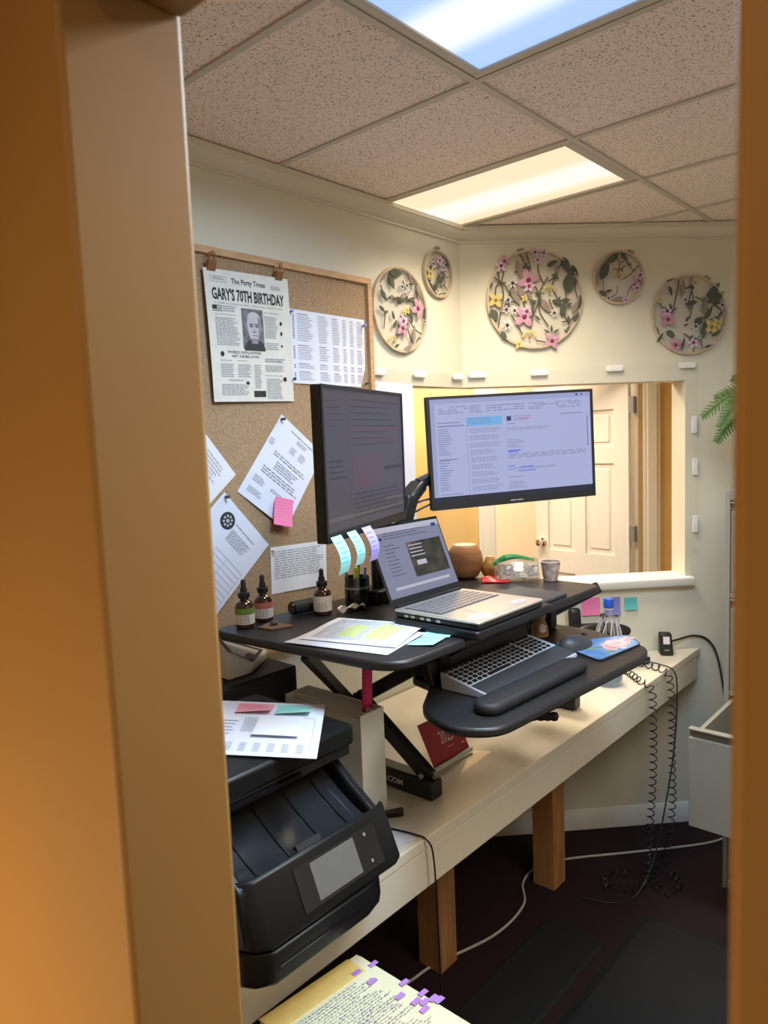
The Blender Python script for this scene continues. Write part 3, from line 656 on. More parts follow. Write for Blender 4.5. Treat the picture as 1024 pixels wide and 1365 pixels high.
big_l = [(.72, .33, 80, .45, .24, 1), (.66, .67, -70, .34, .16, 1), (.82, .55, -50, .3, .14, 1), (.38, .71, 25, .26, .10, 1), (.59, -.21, 75, .30, .13, 1), (-.86, -.30, -60, .28, .18, 1), (-.30, .58, -75, .5, .13, 0), (.22, -.14, -50, .40, .14, 0), (-.06, -.22, 75, .3, .07, 1),
         (.87, -.38, 65, .22, .08, 1), (.95, -.07, 85, .3, .07, 1), (-.66, -.72, -55, .24, .1, 1), (.34, -.60, 90, .14, .04, 1), (.24, -.65, 150, .14, .04, 1), (.44, -.65, 30, .14, .04, 1), (.69, -.60, 60, .13, .04, 1), (.64, -.66, 130, .1, .04, 1), (.47, -.08, -25, .24, .09, 1), (-.28, .12, -65, .34, .12, 0), (-.40, .05, -60, .4, .12, 0), (.86, -.15, 60, .36, .1, 0), (.05, -.38, -40, .16, .04, 1), (-.9, .3, 70, .14, .05, 1), (.72, -.13, 40, .14, .06, 1)]
big_s = [[(-.33, .95), (-.2, .75), (-.1, .55)], [(-.17, .97), (-.12, .8), (-.07, .6)], [(.07, .7), (.1, .5), (.2, .3)], [(.47, .6), (.42, .42), (.37, .28)], [(.62, .75), (.5, .6), (.47, .55)], [(-.1, .33), (.05, .2), (.07, -.05), (-.03, -.3), (-.1, -.62)],
         [(.07, -.05), (.12, -.3), (.28, -.55)], [(-.74, .62), (-.73, .4), (-.62, .3), (-.5, .1)], [(-.62, .6), (-.68, .35), (-.65, .1), (-.72, -.25), (-.78, -.6)], [(-.87, .5), (-.7, .33)], [(-.82, .1), (-.78, .3), (-.6, .35)], [(-.5, -.3), (-.35, -.55), (-.25, -.75)], [(-.95, 0), (-.95, -.2), (-.85, -.3)],
         [(.02, -.83), (.2, -.87), (.3, -.9)], [(.6, -.3), (.68, -.45), (.7, -.52)], [(.87, .4), (.85, .2), (.9, .0)], [(.64, .2), (.66, -.05), (.6, -.1)], [(.3, 0), (.35, -.15), (.38, -.2)], [(-.55, -.05), (-.5, .2), (-.35, .35)], [(-.22, 0), (-.23, -.2)]]
p, rz = frame_c(.302, 2.268); make_hoop('large round floral embroidery hoop, the biggest, right of the room corner', tuple(p), rz, .197, big_f, big_l, big_s, 105)
sm_f = [('s', -.02, .0, .30), ('l', .82, .05, .22), ('l', .70, -.42, .20), ('p', .78, -.15, .16), ('w', -.42, -.78, .14), ('l', .25, -.85, .15)]
sm_l = [(-.55, .30, 70, .85, .34, 1), (-.2, .72, 40, .55, .25, 1), (.22, .75, -55, .4, .16, 1), (-.85, -.1, 85, .5, .16, 0), (-.65, -.6, -40, .36, .18, 1), (.0, -.82, 5, .6, .2, 0), (-.4, -.5, 10, .3, .1, 1)]
sm_s = [[(.05, .55), (.0, .3), (-.02, .1)], [(.75, .4), (.45, .1), (.1, -.1)], [(.3, -.75), (.45, -.4), (.75, -.2)], [(-.6, -.1), (-.6, -.45), (-.4, -.75)], [(-.05, .75), (.05, .55), (.2, .6)], [(-.35, -.75), (-.1, -.6), (-.05, -.3)]]
p, rz = frame_c(.652, 2.347); make_hoop('small floral embroidery hoop between the two larger ones on the window wall', tuple(p), rz, .107, sm_f, sm_l, sm_s, 62)
r_f = [('p', -.58, -.10, .20), ('l', -.60, .10, .15), ('p', -.38, -.75, .17), ('y', .58, -.32, .19), ('y', .74, -.24, .14), ('l', .10, -.70, .16), ('w', .16, -.30, .13), ('w', -.12, .38, .12), ('s', .15, .78, .14), ('w', .86, .22, .12), ('y', -.82, .40, .08), ('w', .25, -.55, .1)]
r_l = [(.62, .55, 55, .6, .22, 1), (.78, .42, 50, .4, .14, 1), (-.18, .68, 85, .45, .13, 0), (.08, .30, 15, .24, .13, 1), (.25, -.15, 40, .3, .18, 1), (.38, -.38, 80, .48, .16, 1), (.5, .02, 55, .36, .12, 1), (-.5, -.46, -30, .26, .14, 1), (-.78, -.55, 55, .3, .07, 1), (-.17, -.72, 75, .36, .06, 1), (.70, -.48, 35, .3, .08, 1), (.4, .2, 80, .4, .14, 0), (-.5, .62, -75, .26, .07, 1), (-.4, .15, 40, .16, .05, 1), (-.5, .22, 110, .16, .05, 1), (-.06, -.1, 60, .14, .05, 1), (-.1, -.25, 20, .12, .05, 1), (.5, -.8, 20, .2, .06, 1)]
r_s = [[(-.6, .85), (-.3, .9), (-.35, .5), (-.42, .2)], [(-.8, .35), (-.7, .15), (-.62, 0)], [(.05, .6), (.1, .4), (.05, .1), (.0, -.1)], [(.5, .1), (.35, .35), (.15, .45)], [(.5, -.2), (.6, -.1)], [(.1, -.8), (.12, -.95)], [(-.45, -.6), (-.5, -.45), (-.6, -.4)], [(.85, .3), (.6, .2), (.5, .0)], [(-.85, -.3), (-.8, -.6)], [(.3, -.6), (.35, -.85)]]
p, rz = frame_c(.950, 2.189); make_hoop('rightmost floral embroidery hoop, medium sized with a yellow bloom, above the clear panel corner', tuple(p), rz, .161, r_f, r_l, r_s, 62)
l_f = [('p', .02, -.42, .20), ('l', .05, -.25, .17), ('p', .62, .10, .22), ('y', .22, .02, .10), ('w', .05, .55, .12), ('w', .22, .6, .12), ('w', .15, .38, .09), ('s', -.35, -.78, .18), ('w', .86, -.2, .09), ('y', .1, -.05, .07), ('l', .3, .45, .08)]
l_l = [(-.15, .84, 3, .46, .2, 1), (-.32, .62, -60, .36, .16, 1), (-.62, .28, -50, .3, .12, 1), (-.2, .25, 30, .2, .05, 1), (-.1, .22, 100, .16, .05, 1), (.4, .3, 15, .26, .08, 1), (.36, -.05, -70, .34, .1, 1), (-.25, -.35, 60, .22, .07, 1), (-.3, -.15, 110, .2, .06, 1), (-.6, .7, 45, .3, .1, 0), (.7, .5, -60, .4, .12, 0), (.45, -.55, 80, .5, .1, 0), (-.2, -.85, 30, .18, .06, 1), (.2, -.9, 30, .4, .14, 0), (.9, .0, 80, .3, .06, 1)]
l_s = [[(-.5, .2), (-.3, .3), (-.2, .2)], [(.3, .25), (.5, .35), (.7, .3)], [(.3, -.2), (.5, -.4), (.75, -.5)], [(-.2, -.7), (-.1, -.55), (0, -.5)], [(.6, .5), (.65, .3), (.6, .2)], [(.55, -.7), (.65, -.6), (.75, -.65)], [(-.7, .5), (-.65, .4)], [(.1, .7), (.2, .5)]]
make_hoop('medium floral embroidery hoop nearest the cork board, clasp on its left side', (2.084, 1.753, 2.193), 0, .152, l_f, l_l, l_s, 188)
k_f = [('l', .05, .55, .24), ('l', .3, .5, .2), ('w', -.4, .35, .2), ('y', -.62, -.08, .24), ('l', .5, .15, .16)]
k_l = [(.2, -.1, 35, .7, .34, 1), (-.2, -.5, 60, .6, .2, 1), (.55, .55, -50, .5, .2, 1), (-.55, .2, 60, .4, .1, 1), (.3, -.35, 30, .5, .14, 0), (-.5, -.6, -40, .3, .12, 1), (.6, .2, 40, .4, .16, 0)]
k_s = [[(-.6, 0), (-.3, .15), (.1, .3)], [(-.1, -.9), (.2, -.8), (.5, -.78)], [(-.1, -.8), (-.15, -.4), (0, .1), (.05, .4)], [(.7, -.05), (.5, -.1), (.3, -.05)], [(-.3, .6), (-.5, .4)]]
make_hoop('smallest floral embroidery hoop beside the room corner on the left wall', (2.318, 1.753, 2.354), 0, .090, k_f, k_l, k_s, 90)

# ------------------------------------------------------------------ clear panels over the pass-through and their clips
z0, z1 = 1.19, 1.99
solo('acrylic_panel', MB().prism([C2(.004, .006), C2(.99, .006), C2(.99, .009), C2(.004, .009)], z0, z1), CLEAR, 'large clear acrylic panel screwed over the pass-through on the window wall', 'acrylic panel', tuple(CP(.5, z0, .0075)))
solo('acrylic_panel', MB().box((1.923, 1.745, z0), (2.466, 1.748, z1 - .01)), CLEAR, 'narrower clear acrylic panel on the left wall beside the room corner', 'acrylic panel', (2.2, 1.7465, z0))
EDGE = mat('acrylic_edge', (.62, .62, .54), .3, var=.02)
def clip_at(p, rz, vert, lab):
    t = thing('panel_clip', lab, 'clip', tuple(p), rz, 'white clips around the clear panels')
    a, c = (.0125, .036) if vert else (.036, .0125)
    b = MB().prism(rrect(-a, -c, a, c, .008, 4), 0, .004, Matrix.Rotation(math.pi / 2, 4, 'X')); part('body', b, CLIPW, t, local=True, bevel=.002)
    part('catch', MB().prism(rrect(-a * .6, -c * .5, a * .6, c * .5, .004, 3), .004, .0055, Matrix.Rotation(math.pi / 2, 4, 'X')), CLIPW, t, local=True)
names = ['first', 'second', 'third', 'fourth']
for i, (s, z) in enumerate(((.06, 1.974), (.315, 1.975), (.631, 1.982), (.942, 1.985))):
    clip_at(CP(s, z, .010), AN, False, names[i] + ' white clip right of the room corner along the panel top')
for s, z, lab in ((.972, 1.739, 'topmost'), (.976, 1.563, 'middle'), (.977, 1.320, 'lowest')):
    clip_at(CP(s, z, .010), AN, True, lab + ' upright white clip on the right edge of the clear panel')
for x, lab in ((1.950, 'white clip on the left wall panel touching the cork board frame'), (2.183, 'white clip on the left wall panel above the tall white sheet edge'), (2.428, 'white clip on the left wall panel right at the room corner')):
    clip_at((x, 1.744, 1.967), 0, False, lab)

# sticky notes under the sill
for name_, s0, s1, z0_, z1_, m, lab in (('p', .484, .563, .950, 1.026, PINKN, 'bright pink sticky note on the wall below the sill'), ('b', .583, .652, .945, 1.022, BLUEN, 'blue violet sticky note on the wall behind the water bottle cap'), ('t', .671, .724, .965, 1.017, TEALN, 'teal sticky note pad on the wall, rightmost below the sill')):
    o = CP(s0, z1_, .0015); S = surf(o, CP(s1, z1_, .0015) - o, (0, 0, z0_ - z1_), (NC.x, NC.y, 0), lambda u, v: .006 * v * v)
    n_ = solo('sticky_note', sheet_mb(S, 3, 4, .004 if name_ == 't' else .0008), m, lab, 'sticky note', tuple(o))

# ------------------------------------------------------------------ standing-desk converter
t = thing('desk_converter', 'black height-adjustable standing desk converter with a lower keyboard tray', 'standing desk', (1.6, 1.3, DZ))
top = rounded([(1.108, .974), (2.082, .974), (2.088, 1.50), (1.066, 1.570)], [.095, .05, .05, .05], 7)
part('worktop', MB().prism(top, 1.238, 1.26), SATIN, t, bevel=.006)
tray = rounded([(1.255, 1.035), (1.205, .91), (1.26, .825), (1.93, .778), (2.015, .808), (2.10, 1.02), (2.10, 1.20), (1.42, 1.20), (1.40, 1.12)], [.05, .06, .09, .06, .06, .02, .02, .02, .02], 6)
part('keyboard_tray', MB().prism(tray, 1.088, 1.11), SATIN, t, bevel=.006)
part('tray_rail', MB().xprism([(1.095, 1.111), (1.125, 1.111), (1.130, 1.166), (1.118, 1.170)], 1.385, 1.86), BLACK, t, bevel=.004)
for x, sx in ((1.42, 1), (2.21, -1)):
    fo = part('foot', MB().box((x, 1.142, DZ + .001), (x + .05, 1.62, .835)), BLACK, t, bevel=.008)
    xc = x + .025
    if x > 2: part('foot_block', MB().box((x - .005, 1.140, .8355), (x + .055, 1.215, .885)), BLACK, t, bevel=.010)
    part('lower_arm', MB().bar((xc, 1.165, .835), (xc, 1.42, 1.01), .026, .042), BLACK, t, bevel=.004)
    part('upper_arm', MB().bar((xc + .026 * sx, 1.43, .99), (xc + .026 * sx, 1.05, 1.222), .022, .038), BLACK, t, bevel=.004)
    part('tray_bracket', MB().box((xc - .02, 1.10, 1.112), (xc + .02, 1.20, 1.231)) if x < 2 else MB().box((2.02, 1.12, 1.112), (2.06, 1.20, 1.231)), BLACK, t, bevel=.004)
    mm = Matrix.Translation((x - .001, 1.175, .845)) @ Matrix.Rotation(-math.pi / 2, 4, 'Y')
    part('pivot_bolt', MB().lathe([(.007, -.002), (.007, .003), (.004, .004), (.001, .004)], 10, (0, 0, 0), mm), GREY, t)
    if x < 2:
        Sf = surf((x - .0006, 1.325, .822), (0, -.085, 0), (0, 0, -.03), (-1, 0, 0)); part('lettering', text_mb(Sf, 'ST.COM', .0, .2, 1., .55, .0006, bold=.02), LABW, t, label='white lettering')
part('cross_bar', MB().tube([(1.445, 1.43, 1.0), (2.235, 1.43, 1.0)], .011, 10), BLACK, t)
part('link', MB().bar((1.13, 1.28, 1.228), (1.43, 1.43, .985), .02, .03), BLACK, t, bevel=.003)
part('link', MB().bar((1.22, 1.42, 1.228), (1.43, 1.45, 1.0), .016, .022), BLACK, t, bevel=.003)
part('side_gusset', MB().box((2.02, 1.22, 1.08), (2.07, 1.40, 1.231)), BLACK, t, bevel=.004)
part('release_grip', MB().tube([(1.50, .975, 1.03), (1.575, .862, 1.03)], .010, 10), RUB, t, label='ribbed rubber grip')
g = MB()
for i in range(8): g.ball((1.508 + .0091 * i, .963 - .0137 * i, 1.03), .0125, 8)
part('grip_ribs', g, RUB, t, kind='stuff')
part('grip_stem', MB().tube([(1.50, .975, 1.03), (1.48, 1.0, 1.045), (1.48, 1.02, 1.089)], .007, 8), BLACK, t)

# ------------------------------------------------------------------ monitors and arms
def monitor(label, c, rz, w, h, roll, scr):
    t = thing('monitor', label, 'monitor', c, rz); t.rotation_euler = (0, roll, rz)
    FR[t] = Matrix.Translation(c) @ Matrix.Rotation(rz, 4, 'Z') @ Matrix.Rotation(roll, 4, 'Y')
    part('housing', MB().box((-w / 2, .0, -h / 2), (w / 2, .022, h / 2)), BLACK, t, local=True, bevel=.003)
    part('back_bulge', MB().box((-w * .28, .0225, -h * .35), (w * .28, .045, h * .25)), BLACK, t, local=True, bevel=.01)
    bz = .008; cb = .020
    bezel = MB().box((-w / 2, -.004, -h / 2), (w / 2, -.0002, -h / 2 + cb)).box((-w / 2, -.004, h / 2 - bz), (w / 2, -.0002, h / 2)).box((-w / 2, -.004, -h / 2 + cb), (-w / 2 + bz, -.0002, h / 2 - bz)).box((w / 2 - bz, -.004, -h / 2 + cb), (w / 2, -.0002, h / 2 - bz))
    part('bezel', bezel, BLACK, t, local=True)
    S = surf((-w / 2 + bz, -.0004, h / 2 - bz), (w - 2 * bz, 0, 0), (0, 0, -(h - bz - cb)), (0, -1, 0))
    sc = part('screen', sheet_mb(S, 1, 1, .001), scr, t, local=True, smooth=False); return t, S, sc
c = ((1.025 + 1.468) / 2, (1.078 + 1.239) / 2, 1.6825)
t1, S, sc = monitor('left monitor turned away, dim grey screen, over the amber bottles', c, math.atan2(.161, .443), .472, .326, 0, SDK)
def ui(sc, S, items):
    by = {}
    for r, m in items: by.setdefault(m, []).append(r)
    for m, rs in by.items(): part('display_content', rects_mb(S, rs, .0014 if m in (SCRP, SCRB, SDL, SDP, SLD, SLW) else .0018), m, sc, local=True, smooth=False, kind='stuff')
rng = random.Random(21)
it = [((.26, .0, .262, 1), SDT), ((.30, .48, .70, .72), SDP), ((.27, .26, .98, .30), SDP), ((.27, .33, .98, .36), SDP), ((0, .90, 1, .93), SDL), ((.72, .83, .98, .87), SDL)]
it += [(r, SDT) for r in rows(.30, .06, .95, .44, 8, .12, False, .3, rng) + rows(.30, .76, .97, .97, 6, .2, False, .2, rng) + rows(.03, .08, .22, .30, 5, .1, False, .5, rng) + rows(.04, .50, .24, .66, 4, .2, False, .3, rng) + rows(.72, .58, .97, .64, 1, .5, False, 0, rng)]
ui(sc, S, it)
c2 = ((1.594 + 2.028) / 2 - .0, (1.249 + .976) / 2, 1.689)
t2, S, sc = monitor('right monitor facing the doorway, bright email window on screen', c2, math.atan2(-.273, .434), .515, .314, R2(-1.5), SCRW)
it = [((0, 0, 1, .045), SCRP), ((0, .945, 1, 1), SCRK), ((.19, .945, .2, 1), SCRK), ((0, .945, .19, 1), SCRP), ((.0, .05, .028, .94), SCRP), ((.215, .19, .43, .275), SCRB), ((.213, .19, .2145, .94), SCRT), ((.452, .19, .4535, .94), SCRP), ((.972, .24, .98, .55), SCRT), ((.04, .255, .20, .268), SCRT)]
it += [((.46 + .0, .20, .488, .245), SCRN), ((.94, .012, .948, .03), SCRN), ((.905, .010, .918, .03), SCRN), ((.013 - .008, .955, .02, .985), SCRN)]
txt = rows(.05, .075, .32, .155, 4, .4, True, .1, rng) + rows(.34, .08, .58, .15, 3, .4, True, .1, rng) + rows(.60, .08, .96, .15, 4, .4, True, .1, rng)
it += [(r, SCRT) for r in txt if rng.random() < .75]
it += [(r, SCRT) for r in rows(.04, .29, .13, .55, 13, .35, False, .6, rng) + rows(.04, .59, .13, .90, 13, .35, False, .6, rng) + rows(.04, .225, .17, .245, 1, .5, False, 0, rng) + rows(.04, .58, .15, .6, 1, .5, False, 0, rng) + rows(.04, .92, .17, .935, 1, .5, False, 0, rng)]
for k in range(9):
    v = .30 + k * .071; it += [(r, SCRT) for r in rows(.23, v, .42, v + .05, 3, .35, True, .3, rng)]
it += [(r, SCRT) for r in rows(.225, .20, .40, .27, 3, .3, True, .3, rng) + rows(.50, .20, .62, .26, 3, .3, True, .3, rng) + rows(.46, .315, .74, .35, 2, .35, True, .1, rng) + rows(.46, .43, .57, .52, 5, .35, True, .4, rng) + rows(.46, .575, .97, .625, 3, .4, True, .03, rng) + rows(.46, .715, .78, .74, 2, .4, True, .1, rng) + rows(.46, .80, .56, .815, 1, .5, True, .1, rng) + rows(.46, .85, .60, .93, 4, .35, True, .4, rng) + rows(.80, .20, .95, .22, 1, .5, True, .1, rng) + rows(.46, .27, .51, .285, 1, .5, False, 0, rng)]
it += [(r, SCRL) for r in [(.46, .535, .54, .547), (.46, .552, .52, .56), (.53, .705, .62, .713), (.52, .745, .63, .753), (.46, .69, .50, .698)]] + [((.53, .225, .60, .232), SCRR)]
it += [((.21 + .026 * k, .958, .222 + .026 * k, .985), SCRP) for k in range(7)]
ui(sc, S, it)
Sb = surf((-.025, -.0041, -.314 / 2 + .013), (.05, 0, 0), (0, 0, -.006), (0, -1, 0)); part('brand_bar', rects_mb(Sb, [(.1, .2, .45, .8), (.5, .2, .9, .8)], .0004), GREY, t2, local=True)
t = thing('twin_screen_stand', 'black twin monitor arm rising behind the laptop', 'monitor arm', (1.55, 1.42, 1.26))
part('base', MB().prism(rrect(1.50, 1.375, 1.60, 1.465, .015), 1.2605, 1.30), BLACK, t, bevel=.004)
part('pole', MB().lathe([(.019, 1.30), (.019, 1.66)], 18, (1.55, 1.42, 0)), BLACK, t)
ph = part('right_arm', MB().tube(spline([(1.55, 1.42, 1.40), (1.525, 1.35, 1.415), (1.512, 1.29, 1.455)], 6), .022, 10), BLACK, t)
part('right_arm', MB().bar((1.508, 1.30, 1.43), (1.535, 1.272, 1.575), .046, .030, (0, 1, 0)), BLACK, t, bevel=.008)
part('knuckle', MB().bar((1.528, 1.282, 1.560), (1.60, 1.292, 1.600), .050, .034), BLACK, t, bevel=.010)
part('right_arm', MB().bar((1.59, 1.292, 1.60), (1.79, 1.182, 1.685), .035, .03), BLACK, t, bevel=.006)
part('left_arm', MB().tube(spline([(1.55, 1.42, 1.62), (1.42, 1.34, 1.66), (1.30, 1.26, 1.68), (1.235, 1.212, 1.68)], 8), .016, 10), BLACK, t)
part('cable', MB().tube(spline([(1.64, 1.262, 1.56), (1.585, 1.30, 1.545), (1.54, 1.33, 1.50), (1.54, 1.40, 1.40)], 6), .003, 6), BLACK, t)
part('cable', MB().tube(spline([(1.65, 1.255, 1.552), (1.60, 1.29, 1.530), (1.55, 1.34, 1.485), (1.555, 1.41, 1.36)], 6), .003, 6), BLACK, t)

# sticky notes along the bottom bezel of the left monitor
a1 = math.atan2(.161, .443); dx = Vector((math.cos(a1), math.sin(a1), 0)); nn = Vector((math.sin(a1), -math.cos(a1), 0))
for u, w, L, m, lab, tilt in ((.008, .050, .080, CYANN, 'leftmost aqua sticky note hanging under the left monitor', .10), (.088, .046, .076, CYANN, 'middle pale aqua sticky note hanging under the left monitor', .16), (.168, .050, .080, VIOLN, 'violet sticky note hanging under the left monitor, nearest the laptop', .14)):
    o = Vector((1.025, 1.078, 1.532)) + dx * u + nn * .0055
    S = surf(o, dx * w, Vector((0, 0, -L)) + dx * tilt * L * 1.3, nn, lambda p_, v: .018 * math.sin(v * 2.6))
    o_ = solo('sticky_note', sheet_mb(S, 4, 8, .0006), m, lab, 'sticky note', tuple(o))
    part('note_lines', rects_mb(S, rows(.12, .15, .9, .8, 5, .2, True, .4, rng), .0012), TEALN if m != VIOLN else BLUEN, o_)

# ------------------------------------------------------------------ laptop stack
solo('closed_laptop', MB().prism(rrect(1.352, .936, 1.70, 1.195, .015), 1.2605, 1.281), BLACK, 'closed black laptop lying under the open laptop', 'laptop', (1.52, 1.07, 1.2605), bevel=.004)
t = thing('laptop', 'open silver laptop with a lit screen on the converter', 'laptop', (1.51, 1.07, 1.2815))
part('base', MB().prism(rrect(1.362, .940, 1.660, 1.198, .012), 1.2825, 1.2955), BLACK, t, bevel=.003)
part('palm_deck', MB().prism(rrect(1.361, .939, 1.661, 1.199, .012), 1.2956, 1.301), SILVER, t, bevel=.0015)
kb = MB(); rngk = random.Random(4)
part('key_well', MB().box((1.382, 1.062, 1.3011), (1.640, 1.180, 1.3016)), DKGREY, t)
for r_ in range(6):
    n = 14
    for k in range(n):
        x = 1.385 + k * .0181; y = 1.066 + r_ * .0188
        kb.box((x, y, 1.3016), (x + .0152, y + .0152, 1.3034))
part('keys', kb, GREY, t, label='rows of grey keys')
part('touchpad', MB().box((1.45, .955, 1.3011), (1.57, 1.05, 1.3015)), SILVER, t)
for cx_, cy_, w_, d_ in ((1.415, .972, .040, .022), (1.60, .98, .028, .014)):
    S = surf((cx_ - w_, cy_ + d_, 1.3013), (2 * w_, 0, 0), (0, -2 * d_, 0), (0, 0, 1)); q = MB(); disc_uv(S, .5, .5, .5, .5, 24, .0005, q); st = part('sticker', q, LABW, t, label='oval white and pink sticker')
    q = MB(); disc_uv(S, .5, .5, .36, .36, 24, .0008, q); part('sticker_print', q, PINKS, st)
po = MB()
for y in (1.05, 1.08, 1.10, 1.13, 1.15): po.box((1.3605, y, 1.286), (1.3622, y + .012, 1.292))
part('ports', po, GREY, t, kind='stuff')
hl = Vector((1.362, 1.199, 1.302)); up = Vector((-.018, .068, .205)); wv = Vector((.294, 0, 0)); nl = wv.cross(up).normalized()
if nl.y > 0: nl = -nl
S = surf(hl + up, wv, -up, nl)
part('lid', sheet_mb(surf(hl + up - nl * .006, wv, -up, nl), 1, 1, .006), DKGREY, t, bevel=.002, smooth=False)
Sc = surf(hl + up * .965 + wv * .015, wv * .97, -up * .865, nl); sc = part('screen', sheet_mb(Sc, 1, 1, .0006), SLP, t, smooth=False)
part('lid_bezel', sheet_mb(surf(hl + up * 1, wv, -up, nl), 1, 1, .0003), BLACK, t, smooth=False)
it = [((.0, .0, 1, .08), SLW), ((.43, .27, .95, .78), SLD), ((.08, .14, .13, .18), SLB), ((.88, .05, .95, .10), SLB), ((.1, .86, .9, .90), SLW)]
it += [(r, SLT) for r in rows(.16, .08, .8, .20, 3, .25, True, .3, rng) + rows(.12, .26, .36, .74, 9, .22, True, .5, rng)]
def ui_w(sc, S, items):
    by = {}
    for r, m in items: by.setdefault(m, []).append(r)
    for m, rs in by.items(): part('display_content', rects_mb(S, rs, .0009 if m in (SLW, SLD) else .0013), m, sc, smooth=False, kind='stuff')
ui_w(sc, Sc, it)
part('photo_caption', rects_mb(Sc, rows(.45, .31, .66, .52, 4, .35, True, .2, rng) + [(.50, .55, .64, .62)], .0016), SLW, sc)
q = MB(); q.tube([tuple(hl + wv * .04), tuple(hl + wv * .96)], .006, 8); part('hinge', q, BLACK, t)
solo('tablet', MB().prism(rrect(1.715, .992, 1.890, 1.165, .010), 1.2605, 1.270), DKGREY, 'dark grey tablet lying flat right of the laptop', 'tablet', (1.80, 1.08, 1.2605), bevel=.003)

# ------------------------------------------------------------------ things on the converter
def bottle(label, x, y, topm, m2):
    t = thing('dropper_bottle', label, 'bottle', (x, y, 1.2605), 0, 'amber dropper bottles on the converter'); t.scale = (1.2, 1.2, .90)
    part('glass', MB().lathe([(.018, .0), (.0205, .003), (.0205, .062), (.018, .072), (.009, .080), (.009, .087)], 24), AMBER, t, local=True)
    part('label_wrap', MB().lathe([(.0206, .012), (.0210, .012), (.0210, .040), (.0206, .040)], 24), LABW, t, local=True)
    if topm: part('label_band', MB().lathe([(.0206, .040), (.0211, .040), (.0211, .058), (.0206, .058)], 24), topm, t, local=True, label='coloured upper label band')
    else: part('label_band', MB().lathe([(.0206, .040), (.0210, .040), (.0210, .058), (.0206, .058)], 24), LABW, t, local=True)
    part('collar', MB().lathe([(.0115, .085), (.0125, .087), (.0125, .100), (.009, .102)], 20), BLACK, t, local=True)
    part('dropper_bulb', MB().lathe([(.0075, .102), (.0075, .112), (.0055, .116), (.0055, .134), (.003, .138), (.0005, .139)], 16), BLACK, t, local=True)
    tx = MB(); aa = math.atan2(-y, -x)
    for i in range(4):
        for k in range(3):
            b0 = aa - .5 + k * .34; z = .017 + .006 * i
            tx.add([((.0214) * math.cos(b), .0214 * math.sin(b), zz) for b, zz in ((b0, z), (b0 + .25, z), (b0 + .25, z + .0022), (b0, z + .0022))], [(0, 1, 2, 3)])
    part('label_text', tx, INKG, t, local=True)
bottle('green labelled amber dropper bottle, leftmost beside the doorway', 1.136, 1.512, GREENL, 0)
bottle('rose labelled amber dropper bottle right of the green labelled one', 1.207, 1.524, ROSEL, 0)
bottle('white labelled amber dropper bottle under the left monitor', 1.347, 1.443, None, 0)
solo('cardboard_card', MB().prism([(1.143, 1.468), (1.150, 1.424), (1.207, 1.405), (1.203, 1.490)], 1.2605, 1.264), mat('brown_card', (.20, .12, .085), .7), 'small brown card lying in front of the rose bottle', 'card', (1.17, 1.42, 1.2605))
solo('pebble', MB().ball((1.182, 1.452, 1.2705), .010, 12, (1.2, 1, .62)), mat('grey_stone', (.10, .09, .10), .5, var=.3), 'small dark pebble on the brown card', 'stone', (1.182, 1.452, 1.2642))
t = thing('speaker_tube', 'black cylindrical speaker lying behind the white labelled bottle', 'speaker', (1.33, 1.492, 1.2605))
part('body', MB().tube([(1.285, 1.498, 1.280), (1.40, 1.485, 1.280)], .019, 18), RUB, t)
for p_, q_ in (((1.281, 1.4985, 1.280), (1.285, 1.498, 1.280)), ((1.40, 1.485, 1.280), (1.404, 1.4845, 1.280))): part('end_cap', MB().tube([p_, q_], .0165, 18), GLOSSB, t)
q = MB()
for i in range(9):
    for j in range(5):
        pass
S = surf((1.375, 1.42, 1.262), (.085, -.02, 0), (-.02, -.03, 0), (0, 0, 1), lambda u, v: .010 * abs(math.sin(7 * u + 2 * v)) + .006 * abs(math.sin(9 * v + 3 * u)))
solo('crumpled_wrapper', sheet_mb(S, 14, 8, .001), mat('foil_wrapper', (.55, .56, .50), .3, .3, var=.2, scale=60), 'crumpled pale wrapper right of the white labelled bottle', 'wrapper', (1.41, 1.40, 1.261))
t = thing('pen_cup', 'black pen cup with a yellow marker beneath the sticky notes', 'pen cup', (1.478, 1.437, 1.2605))
part('cup', MB().lathe([(.033, 0), (.036, .003), (.036, .082), (.034, .082), (.034, .004), (.001, .004)], 24), mat('smoky_cup', (.02, .018, .018), .25, coat=.5), t, local=True)
part('rim_band', MB().lathe([(.0362, .050), (.0368, .050), (.0368, .056), (.0362, .056)], 24), GREY, t, local=True)
solo('marker', MB().tube([(1.470, 1.430, 1.270), (1.464, 1.424, 1.372)], .008, 12), HILITE, 'yellow highlighter standing in the pen cup', 'marker', (1.47, 1.43, 1.2655))
for i, (x, y, x2, y2, h_, m, lab) in enumerate(((1.49, 1.445, 1.502, 1.450, 1.385, BLACK, 'black pen leaning right in the pen cup'), (1.460, 1.445, 1.448, 1.452, 1.378, GREY, 'grey pen leaning left in the pen cup'), (1.482, 1.420, 1.488, 1.410, 1.37, BLUEN, 'blue pen at the front of the pen cup'))):
    solo('pen', MB().tube([(x, y, 1.266), (x2, y2, h_)], .004, 8), m, lab, 'pen', (x, y, 1.266))
solo('card_holder', MB().add([(1.575, 1.345, 1.2605), (1.63, 1.325, 1.2605), (1.625, 1.36, 1.37), (1.57, 1.378, 1.37), (1.577, 1.349, 1.2605), (1.632, 1.329, 1.2605), (1.627, 1.364, 1.37), (1.572, 1.382, 1.37)], [(0, 1, 2, 3), (4, 7, 6, 5), (0, 4, 5, 1), (1, 5, 6, 2), (2, 6, 7, 3), (3, 7, 4, 0)]), PAPER, 'white card standing behind the laptop lid', 'card', (1.60, 1.35, 1.2605))
